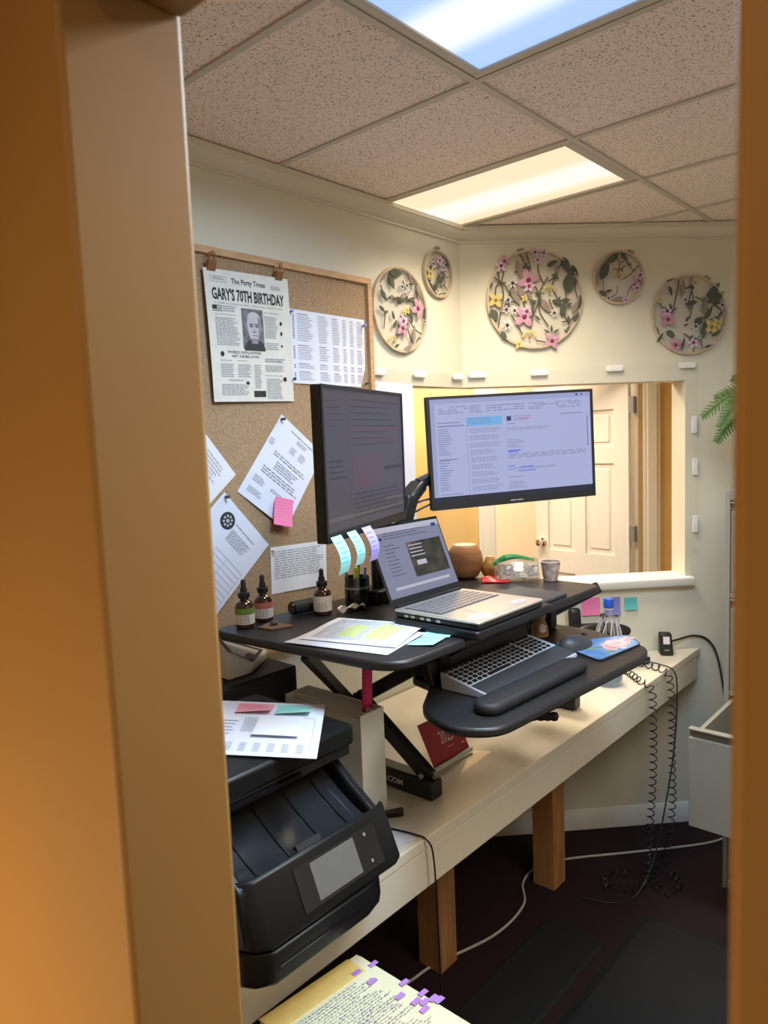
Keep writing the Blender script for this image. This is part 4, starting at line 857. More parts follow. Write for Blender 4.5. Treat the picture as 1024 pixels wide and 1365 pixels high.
# papers with highlighting
def flat_sheet(name, label, tl, tr, bl, z, m, curl=None, th=.0008, cat='paper'):
    o = Vector((*tl, z)); S = surf(o, Vector((tr[0] - tl[0], tr[1] - tl[1], 0)), Vector((bl[0] - tl[0], bl[1] - tl[1], 0)), (0, 0, 1), curl)
    return solo(name, sheet_mb(S, 8, 8, th), m, label, cat, tuple(o)), S
u1, S = flat_sheet('paper_sheet', 'lower white sheet peeking out under the highlighted page', (1.278, 1.35), (1.345, 1.085), (1.088, 1.305), 1.2608, PAPERB, lambda u, v: .012 * max(0, v - .75) * (1 - u))
u2, S = flat_sheet('highlighted_page', 'printed page with two yellow highlighted blocks beside the laptop', (1.322, 1.358), (1.395, 1.118), (1.128, 1.295), 1.2655, PAPER, lambda u, v: .002 * math.sin(4 * v))
part('page_text', rects_mb(S, rows(.08, .08, .92, .92, 26, .4, True, .1, rng), .0014), mat('faint_print', (.56, .57, .64), .8), u2)
part('highlighting', rects_mb(S, [(.30, .30, .50, .78), (.58, .18, .82, .80)], .0011), HILITE, u2)
for tl, tr, bl, z, lab in (((1.379, 1.099), (1.407, 1.036), (1.309, 1.070), 1.2608, 'upper aqua sticky note beside the highlighted page'), ((1.300, 1.065), (1.326, 1.009), (1.237, 1.053), 1.2622, 'lower aqua sticky note at the front edge of the converter')):
    so, S = flat_sheet('sticky_note', lab, tl, tr, bl, z, CYANN, lambda u, v: .003 * u * u, .0006, 'sticky note')
    part('note_lines', rects_mb(S, rows(.1, .2, .9, .8, 3, .2, True, .3, rng), .0012), TEALN, so)
# pot, fruit, packet, bag, cup
t = thing('wooden_pot', 'round turned wooden pot with a pale top behind the laptop', 'pot', (1.966, 1.405, 1.2605))
part('bowl', MB().lathe([(.030, 0), (.044, .008), (.057, .035), (.060, .060), (.054, .088), (.042, .106), (.038, .109)], 32), WOODP, t, local=True)
part('candle_top', MB().lathe([(.0375, .104), (.036, .111), (.001, .112)], 28), mat('cream_wax', (.75, .60, .48), .5), t, local=True)
solo('pear', MB().lathe([(.004, 0), (.020, .004), (.031, .022), (.029, .040), (.019, .058), (.013, .070), (.004, .074)], 20, (0, 0, 0), Matrix.Translation((2.008, 1.334, 1.2600))), PEAR, 'golden brown pear beside the wooden pot', 'fruit', (2.008, 1.334, 1.2605))
S = surf((1.945, 1.330, 1.263), (.045, -.070, 0), (-.035, -.03, 0), (0, 0, 1), lambda u, v: .015 * math.sin(math.pi * v) * (.6 + .4 * math.sin(6 * u)))
solo('red_packet', sheet_mb(S, 10, 6, .003), REDP, 'small red packet in front of the pear', 'packet', (1.95, 1.27, 1.261))
def bagf(mb, a, c, hgt, thick, wob):
    n = 14; m_ = 9; vs = []; fs = []; a, c = Vector(a), Vector(c); d = c - a; nrm = Vector((d.y, -d.x, 0)).normalized(); r_ = random.Random(6)
    for j in range(m_):
        v = j / (m_ - 1)
        for i in range(n):
            u = i / n * 2 * math.pi; x = .5 - .5 * math.cos(u); s_ = math.sin(u); t_ = thick * (1 - v) ** .55 * (1 if v < .99 else 0) * s_ * (.5 if j == 0 else 1)
            vs.append(a + d * (x * (1 - .04 * v) + .02 * v) + nrm * (t_ + wob * (r_.random() - .5)) + Vector((0, 0, hgt * v * (1 - .25 * abs(x - .45)) + wob * (r_.random() - .5) * (v > 0))))
    for j in range(m_ - 1):
        for i in range(n): fs.append((j * n + i, j * n + (i + 1) % n, (j + 1) * n + (i + 1) % n, (j + 1) * n + i))
    fs.append(tuple(range(n))[::-1]); return mb.add(vs, fs)
t = thing('zip_bag', 'clear zip bag of pale food with a green zipper', 'bag', (2.0, 1.22, 1.2605))
part('film', bagf(MB(), (1.952, 1.284, 1.2612), (2.060, 1.180, 1.2612), .078, .036, .009), FILM, t)
part('zipper', MB().tube(spline([(1.952, 1.286, 1.316), (1.980, 1.258, 1.336), (2.010, 1.230, 1.337), (2.048, 1.192, 1.324)], 6), [.004, .006, .008, .009, .009, .010, .011, .010, .010, .009, .009, .008, .008, .007, .006, .006, .005, .005, .004][:19], 8), GREENZ, t, label='bright green zipper strip')
fd = MB(); r_ = random.Random(8)
for i in range(70):
    u = r_.random(); c_ = Vector((1.965 + .082 * u, 1.270 - .082 * u, 1.2725 + r_.random() * .038)); w_ = .012 * (r_.random() - .5); fd.ball(c_ + Vector((w_, w_, 0)), .0095, 6)
part('food', fd, mat('pale_crackers', (.74, .66, .58), .8, var=.2), t, kind='stuff')
t = thing('paper_cup', 'small patterned paper cup at the right end of the converter', 'cup', (2.062, 1.142, 1.2605))
part('cup_wall', MB().lathe([(.021, .0), (.0225, .001), (.031, .062), (.0295, .062), (.021, .003), (.001, .003)], 28), MUG, t, local=True)
part('rim', MB().tube([(.031 * math.cos(i * math.pi / 12), .031 * math.sin(i * math.pi / 12), .062) for i in range(24)], .0015, 6, True), LABW, t, local=True)

# ------------------------------------------------------------------ things on the keyboard tray
t = thing('keyboard', 'grey ergonomic keyboard with black keys on the tray', 'keyboard', (1.60, 1.0, 1.1105))
SLK = .031 / .145; KF, KZ = .930, 1.1215
def kz(y): return KZ + (y - KF) * SLK
b = MB().xprism([(KF - .006, 1.1105), (1.075, 1.1105), (1.078, kz(1.075)), (KF - .004, KZ)], 1.388, 1.812); part('case', b, mat('keyboard_grey', (.44, .50, .62), .4), t, bevel=.003)
kn_ = Vector((0, -SLK, 1))
part('palm_rest', sheet_mb(surf((1.392, .988, kz(.988)), (.416, 0, 0), (0, -.058, -.058 * SLK), kn_), 1, 1, .0012), DKGREY, t, smooth=False)
def key(x0, x1, y0, y1):
    za, zb = kz(y0), kz(y1)
    return MB().add([(x0, y0, za - .001), (x1, y0, za - .001), (x1, y1, zb - .001), (x0, y1, zb - .001), (x0 + .001, y0 + .001, za + .0032), (x1 - .001, y0 + .001, za + .0032), (x1 - .001, y1 - .001, zb + .0032), (x0 + .001, y1 - .001, zb + .0032)], [(0, 3, 2, 1), (4, 5, 6, 7), (0, 1, 5, 4), (1, 2, 6, 5), (2, 3, 7, 6), (3, 0, 4, 7)])
proto = None; KP = .416 / 19
for r_ in range(6):
    y1 = 1.0735 - r_ * .0138 - (.002 if r_ else 0); n = 18; k = 0
    while k < n:
        w_ = 5 if (r_ == 5 and k == 4) else 1
        x = 1.394 + k * KP + (.008 if k > 13 else 0)
        if w_ == 1:
            if proto is None: proto = part('key', key(1.394, 1.394 + KP - .0075, y1 - .0090, y1), BLACK, t, smooth=False); k += 1; continue
            o = proto.copy(); COL.objects.link(o); o.location = (x - 1.394, y1 - 1.0735, (y1 - 1.0735) * SLK); o.parent = t
        else: part('space_key', key(x, x + KP * w_ - .0075, y1 - .0090, y1), BLACK, t, smooth=False)
        k += w_
cap = MB()
a_, c_ = Vector((1.335, .898, 0)), Vector((1.70, .880, 0)); dv = (c_ - a_).normalized(); nv = Vector((-dv.y, dv.x, 0)); out = []
for i in range(13): an = math.pi / 2 + math.pi * i / 12; out.append(a_ + dv * .036 * math.cos(an) + nv * .036 * math.sin(an))
for i in range(13): an = -math.pi / 2 + math.pi * i / 12; out.append(c_ + dv * .036 * math.cos(an) + nv * .036 * math.sin(an))
o_ = solo('wrist_rest', MB().prism([(p.x, p.y) for p in out], 1.1105, 1.137), RUB, 'padded black wrist rest along the front of the keyboard', 'wrist rest', (1.52, .889, 1.1105)); bev(o_, .011, 4)
mpg = mat('photo_mousepad', (.10, .20, .42), .6, var=.3, scale=9)
def _mp():
    r = [n for n in mpg.node_tree.nodes if n.type == 'VALTORGB'][0].color_ramp; r.elements[0].color = (.06, .17, .40, 1); r.elements[0].position = .42; r.elements[1].color = (.30, .40, .50, 1)
_mp()
t = thing('mousepad', 'photo-printed mousepad of pink blossoms on blue at the right end of the tray', 'mousepad', (1.95, .93, 1.1105))
part('pad', MB().prism(rounded([(1.883, 1.044), (1.802, 0.854), (2.018, 0.829), (2.088, 0.897)], .02), 1.1105, 1.114), BLACK, t)
MQ = [Vector(c) for c in ((1.883, 1.044), (2.088, 0.897), (2.018, 0.829), (1.802, 0.854))]
S = lambda u, v, h=0.: Vector((*((MQ[0] * (1 - u) + MQ[1] * u) * (1 - v) + (MQ[3] * (1 - u) + MQ[2] * u) * v), 1.1142 + h))
part('print', MB().prism(rounded([S(u, v)[:2] for u, v in ((.02, .03), (.02, .97), (.98, .97), (.98, .03))], .018), 1.1141, 1.1146), mpg, t, smooth=False)
BLOS = mat('blossom_print', (.66, .26, .28), .6, var=.4, scale=45, col2=(.80, .55, .55)); GRN = mat('foliage_print', (.10, .22, .16), .6, var=.3)
q = MB(); r_ = random.Random(12)
for u, v in ((.55, .55), (.68, .4), (.82, .5), (.62, .75), (.9, .35), (.75, .65), (.5, .7)):
    for k in range(5): a = k * 1.257 + r_.random(); disc_uv(S, u + .07 * math.cos(a), v + .09 * math.sin(a), .06, .075, 9, .0007 + .00003 * len(q.v) / 100, q)
part('blossoms', q, BLOS, t)
q = MB(); disc_uv(S, .30, .55, .16, .05, 12, .0006, q); disc_uv(S, .40, .85, .10, .06, 12, .0006, q); part('foliage', q, GRN, t)
t = thing('mouse', 'dark grey computer mouse on the printed mousepad', 'mouse', (1.885, .965, 1.1148), R2(-12))
m_ = MB(); n = 20; prof = []
vs = []; fs = []
for j in range(7):
    f_ = j / 6; zz = .034 * math.sin(f_ * math.pi / 2) if j else 0; sc_ = math.cos(f_ * math.pi / 2) ** .6 if j < 6 else .02
    for i in range(n):
        a = 2 * math.pi * i / n; vs.append((.062 * sc_ * math.cos(a) * (1 if math.cos(a) > 0 else 1.05), .034 * sc_ * math.sin(a) * (1 - .12 * math.cos(a)), zz * (1 - .25 * math.cos(a) * sc_)))
for j in range(6):
    for i in range(n): fs.append((j * n + i, j * n + (i + 1) % n, (j + 1) * n + (i + 1) % n, (j + 1) * n + i))
fs.append(tuple(range(n))[::-1]); fs.append(tuple(range(6 * n, 7 * n))); m_.add(vs, fs); part('shell', m_, DKGREY, t, local=True)
part('scroll_wheel', MB().tube([(.034, -.004, .027), (.034, .004, .027)], .008, 12), BLACK, t, local=True)
t = thing('cat_figurine', 'small seated brown and white animal figurine beneath the converter top', 'figurine', (1.931, 1.109, 1.1105), R2(-130))
q = MB().lathe([(.020, 0), (.026, .006), (.025, .030), (.018, .050), (.012, .058), (.004, .060)], 18); part('body', q, mat('figurine_brown', (.34, .19, .09), .5, var=.4, scale=50), t, local=True)
part('chest', MB().ball((.012, 0, .026), .017, 12, (.85, 1, 1.4)), LABW, t, local=True)
q = MB().ball((.006, 0, .068), .017, 14); q.ball((.020, 0, .064), .007, 8)
for s_ in (-1, 1): q.lathe([(.007, 0), (.003, .008), (.0004, .014)], 8, (.002, s_ * .010, .080))
part('head', q, mat('figurine_tan', (.46, .32, .20), .5, var=.3, scale=60), t, local=True)
part('eyes', MB().ball((.020, .006, .071), .0025, 6).ball((.020, -.006, .071), .0025, 6), INK, t, local=True)
part('tail', MB().tube(spline([(-.02, .012, .005), (-.028, .0, .012), (-.026, -.012, .026)], 5), .005, 8), MATS['figurine_brown'], t, local=True)

# ------------------------------------------------------------------ things on the desk
t = thing('water_bottle', 'large clear water bottle with a blue cap standing on the desk', 'bottle', (2.535, 1.166, DZ + .001))
part('body', MB().lathe([(.044, 0), (.050, .006), (.050, .07), (.0475, .08), (.050, .09), (.050, .17), (.043, .21), (.027, .255), (.0145, .278), (.0145, .300)], 28), PETC, t, local=True)
part('water', MB().lathe([(.042, .003), (.0475, .008), (.0475, .034), (.001, .034)], 28), WATER, t, local=True)
part('cap', MB().lathe([(.0185, .295), (.0185, .322), (.016, .327), (.001, .327)], 20), BLUECAP, t, local=True, label='blue screw cap')
part('neck_ring', MB().lathe([(.0145, .288), (.018, .288), (.018, .292), (.0145, .292)], 20), LABW, t, local=True)
fl_ = MB()
for i in range(10):
    a = i * math.pi / 5; fl_.tube([(.0495 * math.cos(a), .0495 * math.sin(a), .165), (.0435 * math.cos(a), .0435 * math.sin(a), .208), (.028 * math.cos(a + .3), .028 * math.sin(a + .3), .252)], .0024, 5)
part('flutes', fl_, mat('bottle_flute', (.60, .64, .70), .15, var=.05), t, local=True)
t = thing('desk_phone', 'black desk telephone with handset behind the water bottle', 'telephone', (2.80, 1.33, DZ), R2(-44))
part('base', MB().xprism([(-.10, .001), (.10, .001), (.10, .075), (.07, .08), (-.10, .028)], -.10, .11), BLACK, t, local=True, bevel=.006)
def slab(x0, x1, y0, z0_, y1, z1_, th_): return MB().add([(x0, y0, z0_), (x1, y0, z0_), (x1, y0 + th_, z0_), (x0, y0 + th_, z0_), (x0, y1, z1_), (x1, y1, z1_), (x1, y1 + th_, z1_), (x0, y1 + th_, z1_)], [(0, 3, 2, 1), (4, 5, 6, 7), (0, 1, 5, 4), (1, 2, 6, 5), (2, 3, 7, 6), (3, 0, 4, 7)])
part('display_hood', slab(.035, .11, .03, .070, .075, .175, .02), GLOSSB, t, local=True, bevel=.004)
part('cradle', slab(-.118, -.066, .0, .06, .02, .215, .035), BLACK, t, local=True, bevel=.014)
part('cradle_base', MB().box((-.115, -.04, .06), (.02, .03, .150)), BLACK, t, local=True, bevel=.008)
part('handset', MB().tube(spline([(-.11, -.085, .128), (-.095, -.08, .150), (-.02, -.07, .158), (.06, -.06, .146), (.10, -.055, .122)], 5), [.018, .021, .022, .020, .018] + [.016] * 11 + [.018, .020, .022, .021, .018], 12), BLACK, t, local=True)
part('display', sheet_mb(surf((.042, .0605, .160), (.06, 0, 0), (0, -.017, -.040), (0, -.92, .39)), 1, 1, .003), GREY, t, local=True, smooth=False)
kp = MB()
for i in range(3):
    for j in range(4): kp.box((.035 + .024 * i, -.085 + .024 * j, .030 + .0074 * j), (.052 + .024 * i, -.069 + .024 * j, .042 + .0074 * j))
part('keypad', kp, GREY, t, local=True, kind='stuff')
t = thing('cable_adaptor', 'small black cradle and adaptor beside the telephone on the desk', 'adaptor', (2.83, 1.185, DZ), R2(-30))
part('body', MB().prism(rrect(-.05, -.03, .05, .03, .01), .001, .028), BLACK, t, local=True, bevel=.005); part('knob', MB().lathe([(.018, .028), (.022, .034), (.022, .048), (.015, .054), (.001, .055)], 18, (.02, 0, 0)), BLACK, t, local=True)
part('plug', MB().box((.028, -.026, .0285), (.046, -.012, .040)), LABW, t, local=True, bevel=.002)
t = thing('label_dispenser', 'small black tapered dispenser with white label at the far end of the desk', 'dispenser', (3.02, 1.135, DZ), R2(-58))
b = MB().add([(-.026, -.03, .001), (.026, -.03, .001), (.026, .03, .001), (-.026, .03, .001), (-.028, -.008, .090), (.022, -.008, .090), (.022, .024, .092), (-.028, .024, .092)], [(0, 3, 2, 1), (4, 5, 6, 7), (0, 1, 5, 4), (1, 2, 6, 5), (2, 3, 7, 6), (3, 0, 4, 7)]); part('housing', b, BLACK, t, local=True, bevel=.006)
part('window', MB().add([(-.014, -.0195, .048), (.012, -.0195, .048), (.012, -.0117, .078), (-.014, -.0117, .078)], [(0, 1, 2, 3)]), LABW, t, local=True); part('mark', MB().add([(-.010, -.0258, .022), (.010, -.0258, .022), (.010, -.0248, .026), (-.010, -.0248, .026)], [(0, 1, 2, 3)]), GREY, t, local=True)
solo('power_cable', MB().tube(spline([(3.035, 1.15, .82), (3.10, 1.12, .825), (3.17, 1.07, .835), (3.215, 1.025, .81), (3.21, .985, .74), (3.15, .93, .55), (3.10, .88, .36), (3.15, .87, .05), (3.2, .9, .005)], 8), .0045, 8), BLACK, 'thick black cable running from the dispenser down past the filing cabinet', 'cable', (3.1, 1.1, .82))
def coil(path, r, pitch, wire, taper=0):
    P = spline(path, 20); out = []; L = 0
    cum = [0]
    for a, c in zip(P, P[1:]): cum.append(cum[-1] + (c - a).length)
    tot = cum[-1]; steps = int(tot / pitch * 9); u = Vector((1, 0, 0))
    for k in range(steps + 1):
        s_ = tot * k / steps; i = 0
        while i < len(cum) - 2 and cum[i + 1] < s_: i += 1
        f_ = (s_ - cum[i]) / max(cum[i + 1] - cum[i], 1e-6); p_ = P[i].lerp(P[i + 1], f_); d_ = (P[i + 1] - P[i]).normalized()
        u = (u - d_ * u.dot(d_)).normalized(); w = d_.cross(u); ph_ = 2 * math.pi * s_ / pitch; out.append(p_ + (u * math.cos(ph_) + w * math.sin(ph_)) * r)
    return MB().tube(out, wire, 5)
solo('coiled_cord', coil([(2.73, 1.22, .795), (2.66, 1.14, .793), (2.60, 1.075, .793), (2.592, 1.030, .775), (2.592, 1.022, .70), (2.59, 1.022, .45), (2.57, 1.03, .20), (2.56, 1.045, .03), (2.50, 1.08, .02), (2.46, 1.14, .02), (2.55, 1.18, .02), (2.60, 1.10, .02)], .0125, .030, .0024), BLACK, 'coiled black phone cord hanging over the desk front, nearer the converter', 'cord', (2.6, 1.03, .78), group='coiled phone cords')
solo('coiled_cord', coil([(2.80, 1.17, .797), (2.79, 1.11, .794), (2.775, 1.06, .793), (2.770, 1.030, .77), (2.775, 1.022, .68), (2.78, 1.022, .45), (2.79, 1.025, .22), (2.75, 1.04, .04), (2.68, 1.06, .018), (2.60, 1.02, .018), (2.56, .96, .018), (2.64, .94, .018), (2.70, 1.0, .018)], .0125, .031, .0024), BLACK, 'coiled black phone cord hanging over the desk front, nearer the filing cabinet', 'cord', (2.78, 1.03, .78), group='coiled phone cords')
solo('phone_cable', MB().tube(spline([(2.82, 1.16, .800), (2.84, 1.09, .79), (2.835, 1.035, .775), (2.83, 1.02, .70), (2.80, 1.018, .50), (2.72, 1.02, .30), (2.62, 1.03, .10), (2.50, 1.05, .006), (2.40, 1.10, .005), (2.36, 1.2, .005)], 8), .0028, 6), BLACK, 'thin straight black cable hanging with the coiled phone cords', 'cable', (2.83, 1.03, .78))
solo('white_cable', MB().tube(spline([(1.50, 1.45, .006), (1.646, 1.428, .006), (1.75, 1.412, .006), (1.988, 1.339, .006), (2.186, 1.345, .006), (2.30, 1.415, .006), (2.40, 1.43, .006), (2.49, 1.40, .006), (2.586, 1.332, .006), (2.775, 1.16, .006), (3.031, .946, .006), (3.2, .90, .006)], 8), .0045, 8), mat('grey_white_cable', (.45, .43, .38), .5), 'off-white cable snaking over the carpet under the desk', 'cable', (2.0, 1.35, .002))
# red calendar
t = thing('desk_calendar', 'red year card leaning in a clear acrylic stand under the keyboard tray', 'calendar', (1.66, 1.25, DZ))
S = surf((1.562, 1.302, .905), (.168, -.006, 0), (.008, -.052, -.118), (0, -.9, .4)); cd = part('card', sheet_mb(S, 1, 1, .0015), RED, t, smooth=False)
part('lettering', text_mb(S, '2025', .38, .32, .34, .28, .0021), LABW, cd); part('small_lettering', rects_mb(S, [(.48, .70, .66, .715), (.86, .74, .94, .78)], .0021), PINKS, cd)
S2 = surf((1.554, 1.312, .912), (.184, -.006, 0), (.008, -.058, -.130), (0, -.9, .4)); part('stand_back', sheet_mb(surf((1.554, 1.3155, .912), (.184, -.006, 0), (.008, -.058, -.130), (0, -.9, .4)), 1, 1, .002), CLEAR, t, smooth=False)
part('stand_base', MB().add([(1.560, 1.250, .7812), (1.746, 1.244, .7812), (1.775, 1.19, .7812), (1.552, 1.175, .7812), (1.560, 1.250, .7842), (1.746, 1.244, .7842), (1.775, 1.19, .7842), (1.552, 1.175, .7842)], [(0, 3, 2, 1), (4, 5, 6, 7), (0, 1, 5, 4), (1, 2, 6, 5), (2, 3, 7, 6), (3, 0, 4, 7)]), CLEAR, t)
part('stand_lip', MB().box((1.562, 1.236, .7843), (1.742, 1.241, .797)), EDGE, t)
solo('remote_fob', MB().prism(rounded([(1.268, 1.205), (1.325, 1.157), (1.345, 1.178), (1.29, 1.207)], .008), DZ + .001, DZ + .012), BLACK, 'small flat black stick lying in front of the converter foot', 'remote', (1.31, 1.19, DZ), bevel=.003)
S = surf((1.279, 1.238, 1.165), (.036, 0, .004), (-.004, .012, -.30), (0, -1, 0)); t = thing('ruler', 'magenta plastic ruler standing upright in the white file holder', 'ruler', (1.29, 1.24, .865))
part('blade', sheet_mb(S, 1, 1, .002), MAGENTA, t, smooth=False); part('marks', rects_mb(S, [(.0, .03 + .033 * i, .22 if i % 2 else .34, .038 + .033 * i) for i in range(29)], .0026), INK, t)
# white file holder
t = thing('file_holder', 'white upright file holder with papers between printer and converter', 'file holder', (1.28, 1.38, DZ))
x0, x1, y0, y1, z1 = 1.235, 1.320, 1.208, 1.488, 1.058
part('front_panel', MB().box((x0, y0, DZ + .001), (x1, y0 + .005, z1)), WHITE, t, bevel=.0015)
part('back_panel', MB().box((x0, y1 - .005, DZ + .001), (x1, y1, z1)), WHITE, t)
part('side_panel', MB().box((x0, y0 + .0052, DZ + .001), (x0 + .004, y1 - .0052, z1 - .010)), WHITE, t); part('side_panel', MB().box((x1 - .004, y0 + .0052, DZ + .001), (x1, y1 - .0052, z1)), WHITE, t)
part('divider', MB().box((x0 + .030, y0 + .0052, DZ + .001), (x0 + .033, y1 - .0052, z1 - .004)), WHITE, t)
for i, x in enumerate((1.245, 1.254, 1.274, 1.288, 1.300)):
    z_ = z1 - .02 - .01 * (i % 3); solo('file_folder', MB().box((x, y0 + .012, DZ + .003), (x + .004, y1 - .012, z_ + (.02 if i in (1, 3) else 0))), PAPER, ['first', 'second', 'third', 'fourth', 'fifth'][i] + ' white paper bundle from the left in the white file holder', 'papers', (x, 1.3, DZ), group='papers in the white file holder')

# black box and card reader against the wall
t = thing('black_box', 'black equipment box under the converter edge carrying the card reader', 'box', (1.03, 1.60, DZ))
part('case', MB().box((.86, 1.492, DZ + .001), (1.285, 1.715, 1.124)), BLACK, t, bevel=.006)
part('front_slot', MB().box((.88, 1.4885, .94), (1.26, 1.4918, .955)), DKGREY, t); part('seam', MB().box((.87, 1.4895, 1.04), (1.27, 1.4918, 1.044)), GLOSSB, t)
t = thing('card_reader', 'white countertop payment terminal with a dark glossy screen', 'card reader', (1.17, 1.56, 1.1245))
ZB = 1.1246
b = MB().add([(1.09, 1.535, ZB), (1.162, 1.535, ZB), (1.266, 1.600, ZB), (1.09, 1.600, ZB), (1.090, 1.530, 1.198), (1.168, 1.530, 1.148), (1.274, 1.600, 1.151), (1.090, 1.600, 1.240)], [(0, 3, 2, 1), (4, 5, 6, 7), (0, 1, 5, 4), (1, 2, 6, 5), (2, 3, 7, 6), (3, 0, 4, 7)]); part('case', b, LABW, t, bevel=.004)
C4 = [Vector(p) for p in ((1.090, 1.600, 1.240), (1.274, 1.600, 1.151), (1.168, 1.530, 1.148), (1.090, 1.530, 1.198))]; nr = (C4[1] - C4[0]).cross(C4[3] - C4[0]).normalized(); nr = nr if nr.z > 0 else -nr
def S(u, v, h=0.): return (C4[0] * (1 - u) + C4[1] * u) * (1 - v) + (C4[3] * (1 - u) + C4[2] * u) * v + nr * h
scr = sheet_mb(lambda u, v, h=0.: S(.04 + .89 * u, .10 + .78 * v, h), 1, 1, .0014); part('screen', scr, mat('dark_screen_glass', (.012, .012, .016), .40, var=.05), t, smooth=False)
part('screen_image', rects_mb(S, [(.62, .52, .88, .82)], .0021), mat('screen_plum_tint', (.10, .015, .07), .45), t)

# ------------------------------------------------------------------ printer
t = thing('printer', 'large black inkjet printer with a tilted touchscreen beside the doorway', 'printer', (.86, 1.18, DZ))
PX0, PX1 = .70, 1.072
def xloft(secs):                  # outlines (y,z) at several x, skinned
    n = len(secs[0][1]); vs = [(x, y, z) for x, o in secs for y, z in o]; fs = [tuple(range(n))[::-1], tuple(range((len(secs) - 1) * n, len(secs) * n))]
    for k in range(len(secs) - 1): fs += [(k * n + i, k * n + (i + 1) % n, (k + 1) * n + (i + 1) % n, (k + 1) * n + i) for i in range(n)]
    return MB().add(vs, fs)
def lowp(d, zt=.852): return [(.972 + d, DZ + .001), (.955 + d, .790), (.950 + d, .815), (.953 + d, zt), (1.40, zt), (1.42, .84), (1.42, DZ + .001)]
part('lower_body', xloft([(PX0 - .005, lowp(.05)), (PX0 + .012, lowp(.018)), (PX0 + .04, lowp(.0)), (.975, lowp(.0)), (1.02, lowp(.012)), (1.055, lowp(.05))]), PRNB, t, bevel=.004)
part('tray_seam', MB().xprism([(.9485, .822), (.9485, .8255), (.954, .8255), (.954, .822)], PX0 + .045, .97), GLOSSB, t)
part('side_body', MB().xprism([(1.0, .853), (1.0, .93), (1.42, .985), (1.42, .853)], PX0 + .004, PX1 - .004), PRNB, t, bevel=.008)
cheek = [(.985, .860), (1.0, .955), (1.03, .975), (1.07, 1.000), (1.11, 1.030), (1.15, 1.049), (1.42, 1.049), (1.42, .862)]
part('side_cheek', MB().xprism(cheek, PX1 - .022, PX1), PRNB, t, bevel=.006); part('side_cheek', MB().xprism(cheek, PX0, PX0 + .022), PRNB, t, bevel=.006)
part('rear_block', MB().box((PX0 + .023, 1.22, .93), (PX1 - .023, 1.42, 1.049)), BLACK, t)
pr = [(1.002, .955), (1.012, .946), (1.030, .948), (1.060, .960), (1.10, .982), (1.14, 1.008), (1.165, 1.028)]
trm = mat('polished_charcoal', (.02, .022, .026), .16, var=.03, coat=.6)
part('output_tray', MB().xprism(pr + [(1.20, .93), (1.0, .93)], PX0 + .023, PX1 - .023), trm, t, label='glossy curved paper tray')
for x in (.765, .845, .925, 1.0): part('tray_rib', MB().tube([(x, y, z + .0012) for y, z in pr[2:-1]], .0018, 6), GLOSSB, t)
def pan(d): return [(1.004 + d, .968), (.996 + d, .965), (.952 + d, .866), (.953 + d, .858), (.985 + d, .852), (1.02 + d, .93)]
part('control_panel', xloft([(PX0 - .002, pan(.045)), (PX0 + .010, pan(.016)), (PX0 + .035, pan(.0)), (PX1 - .012, pan(.0)), (PX1 + .012, pan(.010))]), PRNB, t, bevel=.003)
S = surf((PX0, .9960, .9650), (PX1 + .012 - PX0, 0, 0), (0, -.044, -.099), (0, -.914, .406))
gl = part('panel_glass', sheet_mb(surf(S(.30, .14, 0), S(.86, .14, 0) - S(.30, .14, 0), S(.30, .88, 0) - S(.30, .14, 0), (0, -.914, .406)), 1, 1, .0022), GLOSSB, t, smooth=False)
part('touchscreen', rects_mb(S, [(.40, .19, .70, .82)], .0028), mat('grey_touchscreen', (.15, .145, .14), .28), gl, label='grey touchscreen')
q = MB(); disc_uv(S, .78, .26, .009, .035, 10, .0030, q); disc_uv(S, .78, .74, .009, .035, 10, .0030, q); part('panel_icons', q, GREY, gl, kind='stuff')
part('panel_latch', MB().xprism([(1.004, .966), (1.012, .976), (1.022, .966)], .845, .905), BLACK, t)
lid = MB().box((.66, 1.082, 1.075), (1.085, 1.42, 1.120)); part('scanner_lid', lid, PRNB, t, bevel=.008, label='flat scanner lid')
part('lid_lower', MB().box((.66, 1.092, 1.050), (1.08, 1.42, 1.0735)), BLACK, t, bevel=.005)
part('feed_slot', MB().box((.67, 1.079, 1.060), (.93, 1.0915, 1.068)), GLOSSB, t)
pp, S = flat_sheet('printed_form', 'printed white form lying on the printer lid with two sticky notes', (.925, 1.268), (1.135, 1.226), (.70, 1.06), 1.1225, PAPERB)
o = Vector((.995, 1.43, 1.1225)); S = surf(o, Vector((.125, -.223, 0)), Vector((-.215, -.200, 0)), (0, 0, 1), lambda u, v: .003 * u * v)
bpy.data.objects.remove(pp); pp = solo('printed_form', sheet_mb(S, 8, 8, .0008), PAPERB, 'printed white form on the printer lid with two sticky notes', 'paper', tuple(o))
g = MB(); rng = random.Random(31)
rects_mb(S, rows(.30, .34, .55, .62, 12, .4, True, .1, rng) + rows(.05, .40, .26, .70, 5, .35, True, .3, rng) + [(.10 + .12 * k, .80 + .03 * i, .16 + .12 * k, .81 + .03 * i) for k in range(7) for i in range(5)] + rows(.80, .30, .93, .9, 1, .01, False, 0, rng) + [(.93, .32, .934, .90)], mb=g); part('form_text', g, INKG, pp)
pp2 = solo('paper_slip', sheet_mb(surf(S(.42, .30, .0012), S(.82, .30, .0012) - S(.42, .30, .0012), S(.42, .70, .0012) - S(.42, .30, .0012), (0, 0, 1), lambda u, v: .006 * v * v), 4, 4, .0006), PAPER, 'small blank white slip on the printed form', 'paper', tuple(S(.42, .3, .001)))
